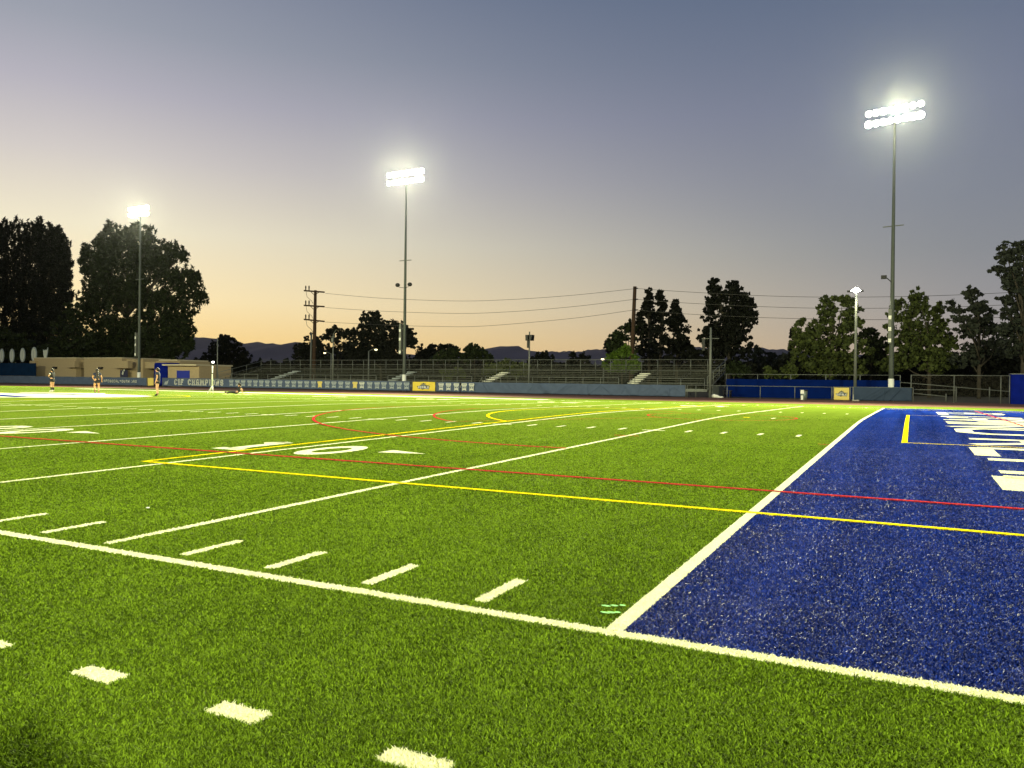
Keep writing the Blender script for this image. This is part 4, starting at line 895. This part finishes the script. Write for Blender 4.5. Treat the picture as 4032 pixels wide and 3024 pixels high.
tree('leafy_tree', [(2775, 1302, 24, 14), (2765, 1330, 20, 18), (2790, 1345, 22, 16), (2785, 1390, 30, 30), (2760, 1420, 40, 20), (2730, 1400, 26, 24)], 114, 'dark', 'drooping black tree with a low tuft behind the crossbar pole', 2790, leaf=.36, cover=1.8)
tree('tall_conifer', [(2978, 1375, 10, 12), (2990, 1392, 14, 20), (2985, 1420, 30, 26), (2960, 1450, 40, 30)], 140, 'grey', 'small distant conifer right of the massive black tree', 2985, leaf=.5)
tree('leafy_tree', [(3035, 1405, 24, 16), (3050, 1430, 40, 24), (3092, 1405, 18, 10), (3090, 1430, 35, 26), (3020, 1460, 60, 24)], 145, 'grey', 'low distant tree line left of the narrow cypress', 3050, leaf=.5)
tree('green_bush', [(2890, 1440, 34, 20), (2910, 1460, 40, 20), (2870, 1460, 26, 20)], 98, 'pine', 'dark green shrub over the windscreen beside the bleachers end', 2890, leaf=.38, cat='bush', branches=False)
tree('green_bush', [(3035, 1455, 22, 14), (3040, 1475, 30, 16)], 92, 'olive', 'rounded olive bush above the blue windscreen left one of two', 3038, leaf=.36, cat='bush', branches=False)
tree('green_bush', [(3110, 1450, 22, 18), (3105, 1475, 30, 16), (3090, 1460, 10, 12)], 92, 'olive', 'rounded olive bush above the blue windscreen below the cypress', 3108, leaf=.36, cat='bush', branches=False)
tree('cypress_tree', [(3119, 1305, 4, 26), (3118, 1345, 8, 30), (3117, 1395, 12, 40), (3117, 1440, 14, 40)], 118, 'dark', 'very narrow black cypress left of the big olive tree', 3117, leaf=.36, cover=3.5, clump=.5)
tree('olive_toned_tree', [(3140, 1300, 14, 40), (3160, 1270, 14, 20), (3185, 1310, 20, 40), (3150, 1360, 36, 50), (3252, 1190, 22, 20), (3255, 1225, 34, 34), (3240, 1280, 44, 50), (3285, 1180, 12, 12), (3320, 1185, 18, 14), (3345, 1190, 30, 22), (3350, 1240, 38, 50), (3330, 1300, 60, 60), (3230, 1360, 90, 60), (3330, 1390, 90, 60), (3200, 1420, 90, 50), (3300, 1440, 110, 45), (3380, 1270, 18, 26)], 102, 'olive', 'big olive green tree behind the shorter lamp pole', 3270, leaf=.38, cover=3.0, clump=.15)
tree('leafy_tree', [(3425, 1300, 22, 16), (3400, 1330, 30, 26), (3440, 1340, 36, 30), (3430, 1400, 60, 60), (3480, 1370, 30, 40), (3460, 1440, 70, 40)], 106, 'pine', 'dark green tree between the lamp pole and the tallest floodlight pole', 3430, leaf=.38, clump=.2)
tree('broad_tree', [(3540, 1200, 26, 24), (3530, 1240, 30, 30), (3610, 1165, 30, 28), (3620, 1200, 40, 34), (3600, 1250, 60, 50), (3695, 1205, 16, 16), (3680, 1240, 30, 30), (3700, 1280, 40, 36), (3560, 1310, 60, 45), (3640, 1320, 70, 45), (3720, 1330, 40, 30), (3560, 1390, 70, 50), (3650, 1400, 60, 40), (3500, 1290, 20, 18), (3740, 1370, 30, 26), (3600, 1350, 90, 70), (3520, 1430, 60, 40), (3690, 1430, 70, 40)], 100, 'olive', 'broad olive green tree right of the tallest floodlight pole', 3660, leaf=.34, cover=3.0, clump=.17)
tree('broad_tree', [(3740, 1200, 20, 22), (3765, 1225, 30, 16), (3780, 1250, 30, 20), (3815, 1150, 18, 20), (3835, 1165, 24, 26), (3840, 1200, 32, 28), (3870, 1235, 40, 26), (3850, 1270, 60, 28), (3815, 1310, 40, 26), (3900, 1300, 40, 26), (3880, 1360, 60, 30), (3830, 1290, 60, 40), (3930, 1350, 50, 50), (3800, 1400, 60, 40)], 98, 'grey', 'airy grey green tree with a bare trunk behind the chain link fence', 3856, leaf=.32, cover=2.5, clump=.18)
tree('leafy_tree', [(3780, 1430, 90, 40), (3900, 1420, 90, 50), (4000, 1400, 70, 60), (3680, 1450, 80, 30)], 110, 'dark', 'dark undergrowth mass behind the tall chain link fence', 3850, leaf=.42, branches=False)
tree('tall_tree', [(3975, 975, 34, 26), (3960, 1010, 30, 26), (4010, 1000, 40, 34), (4030, 960, 24, 24), (3930, 1060, 30, 20), (3990, 1070, 50, 34), (4010, 1160, 50, 60), (4020, 1320, 60, 80), (3960, 1100, 30, 18), (4030, 1120, 40, 34), (3985, 1130, 30, 20), (3945, 1180, 28, 18), (3990, 1200, 40, 24), (4040, 1200, 30, 34), (3960, 1230, 34, 24), (4020, 1270, 50, 40), (3960, 1300, 40, 24), (4020, 1350, 60, 40)], 92, 'grey', 'tall grey green gum tree at the right edge of the picture', 4030, leaf=.32, cover=2.6, clump=.18)

def wood(name, u0, u1, pts, Y, kind, label, leaf=.5, n=9000, cat='woods'):
    P = []
    us = [p[0] for p in pts]; vs_ = [p[1] for p in pts]
    for _ in range(n):
        u = random.uniform(u0, u1); vt = float(np.interp(u, us, vs_)) + 7 * math.sin(u * .11) + 5 * math.sin(u * .31 + 1) + 3 * math.sin(u * .9)
        y = Y + random.uniform(-2, 2); p = at(u, vt, y); P.append((p.x, y, random.uniform(-.1, 1) ** 1 * p.z if random.random() < .8 else p.z * random.uniform(.9, 1.06)))
    P = np.array(P); n = len(P)
    a = rng.normal(size=(n, 3)); a /= np.linalg.norm(a, axis=1)[:, None]; c_ = np.cross(a, rng.normal(size=(n, 3))); c_ /= np.linalg.norm(c_, axis=1)[:, None]
    s_ = leaf * rng.uniform(.6, 1.5, (n, 1)); V = np.stack([P - a * s_, P + c_ * s_ * .9, P + a * s_, P - c_ * s_ * .8], 1).reshape(-1, 3)
    me = bpy.data.meshes.new(name); me.from_pydata([tuple(v) for v in V], [], [tuple(range(4 * i, 4 * i + 4)) for i in range(n)]); me.materials.append(LM[kind])
    o = bpy.data.objects.new(name, me); COL.objects.link(o); tag(o, label, cat, kind='stuff')
wood('distant_woods', 640, 2960, [(640, 1440), (1150, 1435), (1300, 1420), (1700, 1425), (1960, 1440), (2300, 1455), (2450, 1440), (2960, 1440)], 132, 'dark', 'continuous dark wood line behind the bleachers', n=15000, leaf=.7)
wood('undergrowth', 2840, 4200, [(2840, 1455), (3000, 1450), (3150, 1430), (3450, 1415), (3700, 1430), (3900, 1400), (4200, 1380)], 120, 'dark', 'dark undergrowth behind the blue windscreen and the chain link fence', n=16000, leaf=.6, cat='undergrowth')
wood('undergrowth', -200, 640, [(-200, 1330), (200, 1350), (640, 1390)], 116, 'dark', 'dark undergrowth below the pines behind the tan field house', n=12000, leaf=.7, cat='undergrowth')

# ------------------------------------------------------------------ people
def skin_obj(name, joints, edges, m, parent=None, sub=2, root=0, loc=None):
    bm = bmesh.new(); ly = bm.verts.layers.skin.verify(); vs = []
    for i, (p, r) in enumerate(joints):
        v = bm.verts.new(p); v[ly].radius = (r, r) if not isinstance(r, tuple) else r; v[ly].use_root = (i == root); vs.append(v)
    for a, b in edges: bm.edges.new((vs[a], vs[b]))
    me = bpy.data.meshes.new(name); bm.to_mesh(me); bm.free(); me.materials.append(m)
    o = bpy.data.objects.new(name, me); COL.objects.link(o)
    md = o.modifiers.new('skin', 'SKIN'); md.use_smooth_shade = True
    s_ = o.modifiers.new('sub', 'SUBSURF'); s_.levels = sub; s_.render_levels = sub
    if parent: o.parent = parent; o.matrix_parent_inverse = Matrix.Identity(4)
    return o
def person(name_label, loc, rz, J, skin, parts, sc=1.0):
    """J: joints in local metres: x right, y forward, z up"""
    b = empty('person', loc, name_label, 'person', 'people on the field', rz); b.scale = (sc, sc, sc)
    j = J; ks = ['pelvis', 'waist', 'chest', 'neck', 'head', 'crown_', 'shL', 'elL', 'wrL', 'pmL', 'shR', 'elR', 'wrR', 'pmR', 'hipL', 'knL', 'anL', 'toL', 'hipR', 'knR', 'anR', 'toR']
    R_ = dict(pelvis=.14, waist=.115, chest=.135, neck=.055, head=.085, crown_=.075, shL=.065, elL=.042, wrL=.028, pmL=.034, shR=.065, elR=.042, wrR=.028, pmR=.034, hipL=.10, knL=.062, anL=.042, toL=.034, hipR=.10, knR=.062, anR=.042, toR=.034)
    E_ = [('pelvis', 'waist'), ('waist', 'chest'), ('chest', 'neck'), ('neck', 'head'), ('head', 'crown_'), ('chest', 'shL'), ('shL', 'elL'), ('elL', 'wrL'), ('wrL', 'pmL'), ('chest', 'shR'), ('shR', 'elR'), ('elR', 'wrR'), ('wrR', 'pmR'), ('pelvis', 'hipL'), ('hipL', 'knL'), ('knL', 'anL'), ('anL', 'toL'), ('pelvis', 'hipR'), ('hipR', 'knR'), ('knR', 'anR'), ('anR', 'toR')]
    joints = [(Vector(j[k]), R_[k]) for k in ks]; edges = [(ks.index(a), ks.index(c)) for a, c in E_]
    # fingers: five short chains rooted in each palm
    for s_ in 'LR':
        w, p = Vector(j['wr' + s_]), Vector(j['pm' + s_]); d = (p - w).normalized(); side = d.cross(Vector((0, 0, 1)) if abs(d.z) < .8 else Vector((0, 1, 0))).normalized(); pal = d.cross(side)
        for f_, (off, ln) in enumerate(((-.027, .062), (-.009, .07), (.009, .066), (.026, .052), (-.035, .045))):
            base = p + side * off + d * (-.01 if f_ == 4 else .015); i0 = len(joints)
            dd = (d + side * (-.8 if f_ == 4 else off * 4)).normalized()
            joints += [(base, .010), (base + dd * ln * .55, .009), (base + dd * ln * .85 + pal * ln * .3, .007)]; edges += [(ks.index('pm' + s_), i0), (i0, i0 + 1), (i0 + 1, i0 + 2)]
    skin_obj('body', joints, edges, skin, b)
    def cloth(nm, names, m, grow, cut=None):
        """tube of cloth following the named joints; cut: {joint: fraction of the way from the previous one}"""
        jj = []; ee = []; idx = {}
        for a, c in names:
            for n_ in (a, c):
                if n_ not in idx:
                    base = n_.split('@')
                    if len(base) == 2:
                        q0, q1 = base[0].split('-'); f_ = float(base[1]); P_ = Vector(j[q0]).lerp(Vector(j[q1]), f_); r_ = R_[q0] * (1 - f_) + R_[q1] * f_
                    else: P_ = Vector(j[n_]); r_ = R_[n_]
                    idx[n_] = len(jj); jj.append((P_, r_ * 1.0 + grow))
            ee.append((idx[a], idx[c]))
        return skin_obj(nm, jj, ee, m, b)
    for nm, names, m, grow in parts: cloth(nm, names, m, grow)
    # hair and face
    h = Vector(j['head']); cr_ = Vector(j['crown_']); fd = Vector(j['face']).normalized()
    mb = MB(); back = h.lerp(cr_, .6) - fd * .025; mb.sphere(tuple(back), .112, 12, sc=(1, 1, 1.08))
    for q, r_ in j.get('hair', ()): mb.sphere(q, r_, 10, sc=(1, 1, 1.2))
    mb.build('hair', M['hair'], None, True).parent = b
    up_ = (cr_ - h).normalized(); rt_ = fd.cross(up_).normalized(); fc = h.lerp(cr_, .35) + fd * .088
    mb = MB(); mb.sphere(tuple(fc - up_ * .01 + fd * .01), .018, 8); mb.sphere(tuple(h.lerp(cr_, .3) + rt_ * .09), .02, 8); mb.sphere(tuple(h.lerp(cr_, .3) - rt_ * .09), .02, 8); mb.build('nose_and_ears', skin, None, True).parent = b
    mb = MB()
    for s_ in (-1, 1): mb.sphere(tuple(fc + up_ * .02 + rt_ * .03 * s_ - fd * .006), .009, 8)
    mb.sphere(tuple(fc - up_ * .05 - fd * .012), .013, 8, sc=(1, 1, .4)); mb.build('eyes_and_mouth', M['dark'], None, True).parent = b
    return b
def stand():
    return dict(pelvis=(0, 0, .95), waist=(0, .0, 1.12), chest=(0, 0, 1.33), neck=(0, .01, 1.49), head=(0, .03, 1.60), crown_=(0, .02, 1.68), face=(0, 1, 0),
                shL=(-.19, 0, 1.42), elL=(-.23, -.02, 1.14), wrL=(-.22, .06, .90), pmL=(-.22, .09, .82), shR=(.19, 0, 1.42), elR=(.23, -.02, 1.14), wrR=(.22, .06, .90), pmR=(.22, .09, .82),
                hipL=(-.10, 0, .86), knL=(-.11, .02, .48), anL=(-.11, -.02, .09), toL=(-.12, .15, .035), hipR=(.10, 0, .86), knR=(.11, .02, .48), anR=(.11, -.02, .09), toR=(.12, .15, .035))
SH = [('pelvis', 'waist'), ('waist', 'chest'), ('chest', 'chest-neck@0.5'), ('chest', 'shL'), ('chest', 'shR'), ('shL', 'shL-elL@0.55'), ('shR', 'shR-elR@0.55')]
SHT = [('pelvis', 'pelvis-waist@0.6'), ('pelvis', 'hipL'), ('pelvis', 'hipR'), ('hipL', 'hipL-knL@0.35'), ('hipR', 'hipR-knR@0.35')]
def shoes(s_): return [('an' + s_, 'to' + s_), ('an' + s_, 'an%s-kn%s@0.08' % (s_, s_))]
def soc(s_): return [('an' + s_, 'an%s-kn%s@0.5' % (s_, s_)), ('an%s-kn%s@0.5' % (s_, s_), 'an%s-kn%s@0.75' % (s_, s_))]
def gpos(u, v, Y):
    p = at(u, v, Y); return (p.x, Y, float(Hy(Y)) + .012)
# arms folded, seen from the left side
J = stand(); J.update(elL=(-.27, .10, 1.17), wrL=(-.06, .27, 1.14), pmL=(.02, .27, 1.13), elR=(.25, .12, 1.18), wrR=(.05, .25, 1.2), pmR=(-.03, .25, 1.21)); J['hair'] = [((0, -.06, 1.56), .08)]
person('person with folded arms in black shirt shorts and knee socks at the far left', gpos(206, 1500, 32.6), math.radians(112), J, M['skin'],
       [('shirt', SH, M['black'], .02), ('shorts', SHT, M['black'], .03), ('sock', soc('L'), M['black'], .012), ('sock', soc('R'), M['black'], .012), ('shoe', shoes('L'), M['shirtw'], .012), ('shoe', shoes('R'), M['shirtw'], .012),
        ('sleeve', [('shL', 'shL-elL@0.5')], M['shirtw'], .032)], 1.0)
# seen from behind, long hair, one foot lifted
J = stand(); J.update(knL=(-.13, .26, .52), anL=(-.10, .05, .16), toL=(-.10, .16, .06), knR=(.12, .02, .48), elL=(-.28, .06, 1.16), wrL=(-.2, .22, 1.02), pmL=(-.16, .27, .98), elR=(.28, -.1, 1.16), wrR=(.30, .0, .92), pmR=(.32, .05, .86))
J['hair'] = [((0, -.10, 1.5), .10), ((0, -.13, 1.36), .11), ((.01, -.14, 1.22), .10), ((.02, -.14, 1.1), .08)]
person('person walking away with very long dark hair in black top and shorts', gpos(382, 1500, 32.0), math.radians(62), J, M['skin2'],
       [('shirt', SH, M['navy'], .02), ('shorts', SHT, M['black'], .03), ('shoe', shoes('L'), M['black'], .014), ('shoe', shoes('R'), M['black'], .014)], .99)
# profile, looking left
J = stand(); J.update(elR=(.22, .0, 1.13), wrR=(.20, .05, .88), pmR=(.2, .07, .80), head=(0, .05, 1.59), chest=(0, -.02, 1.33)); J['hair'] = [((0, -.07, 1.62), .07)]
SH3 = SH + [('pelvis', 'hipL'), ('pelvis', 'hipR')]
person('person in a loose dark shirt and shorts looking left before the blue tarp', gpos(620, 1500, 29.9), math.radians(132), J, M['skin'],
       [('shirt', SH3, M['navy'], .045), ('shorts', SHT, M['black'], .05), ('shoe', shoes('L'), M['black'], .018), ('shoe', shoes('R'), M['black'], .018), ('shirt_print', [('waist-chest@0.3', 'chest')], M['teal'], .012)], 1.02)
# sitting, legs stretched out to the left, leaning back on the hands
J = dict(pelvis=(0, 0, .13), waist=(0, -.09, .28), chest=(0, -.16, .48), neck=(0, -.15, .64), head=(0, -.11, .74), crown_=(0, -.12, .82), face=(0, 1, -.2),
         shL=(-.18, -.19, .57), elL=(-.24, -.34, .33), wrL=(-.24, -.42, .08), pmL=(-.24, -.47, .04), shR=(.18, -.19, .57), elR=(.24, -.34, .33), wrR=(.24, -.42, .08), pmR=(.24, -.47, .04),
         hipL=(-.1, .08, .12), knL=(-.12, .48, .16), anL=(-.12, .88, .07), toL=(-.13, .95, .21), hipR=(.1, .08, .12), knR=(.12, .48, .2), anR=(.12, .86, .09), toR=(.13, .93, .23), hair=[((0, -.22, .74), .08)])
person('person sitting on the far turf with legs stretched out leaning back on both hands', gpos(935, 1540, 42.0), math.radians(128), J, M['skin'],
       [('shirt', SH, M['black'], .02), ('trousers', [('pelvis', 'hipL'), ('pelvis', 'hipR'), ('hipL', 'knL'), ('hipR', 'knR'), ('knL', 'knL-anL@0.9'), ('knR', 'knR-anR@0.9'), ('pelvis', 'pelvis-waist@0.4')], M['black'], .012),
        ('shirt_print', [('waist-chest@0.2', 'chest')], M['shirtw'], .018), ('shoe', [('anL', 'toL')], M['dark'], .014), ('shoe', [('anR', 'toR')], M['dark'], .014)])

# the photographer, whose shadow falls across the lower left turf
J = stand(); J.update(elL=(-.22, .12, 1.22), wrL=(-.1, .30, 1.38), pmL=(-.06, .36, 1.42), elR=(.22, .12, 1.22), wrR=(.1, .30, 1.38), pmR=(.06, .36, 1.42))
person('photographer standing just behind the picture whose shadow lies on the lower left turf', (1.83, -4.86, 0), math.radians(27), J, M['skin'],
       [('shirt', SH, M['navy'], .03), ('trousers', [('pelvis', 'hipL'), ('pelvis', 'hipR'), ('hipL', 'knL'), ('hipR', 'knR'), ('knL', 'knL-anL@0.9'), ('knR', 'knR-anR@0.9')], M['black'], .02), ('shoe', shoes('L'), M['black'], .016), ('shoe', shoes('R'), M['black'], .016)], 1.02)

# a scrap of paper on the turf
c = at(582, 1998, 3.0); mb = MB(); mb.sphere((0, 0, 0), .022, 8, sc=(1.1, .8, .35)); o = mb.build('paper_scrap', M['plate'], None, True); k0 = (1.4537 + 0) ; d = CW + CR * ((582 - 2016) / CF) + CU * ((1512 - 1998) / CF)
p = CAMP + d * ((.05 - CAMP.z) / d.z); o.location = (p.x, p.y, float(Hy(p.y)) + .035); tag(o, 'small crumpled scrap of pale paper lying on the green turf beyond the near yard marks', 'litter')

# ------------------------------------------------------------------ haze volume added to put halos round the floodlights
hz = MB(); hz.box(-9300, 9300, -9300, 9300, -1.1, 420)
hm = bpy.data.materials.new('haze'); hm.use_nodes = True; tt = hm.node_tree; tt.nodes.clear(); v = tt.nodes.new('ShaderNodeVolumePrincipled')
v.inputs['Density'].default_value = .000014; v.inputs['Anisotropy'].default_value = .95; v.inputs['Color'].default_value = (.82, .86, .92, 1)
o_ = tt.nodes.new('ShaderNodeOutputMaterial'); tt.links.new(v.outputs[0], o_.inputs['Volume'])
tag(hz.build('haze', hm), 'thin haze volume added over the field to give the floodlights halos', 'haze', kind='stuff')
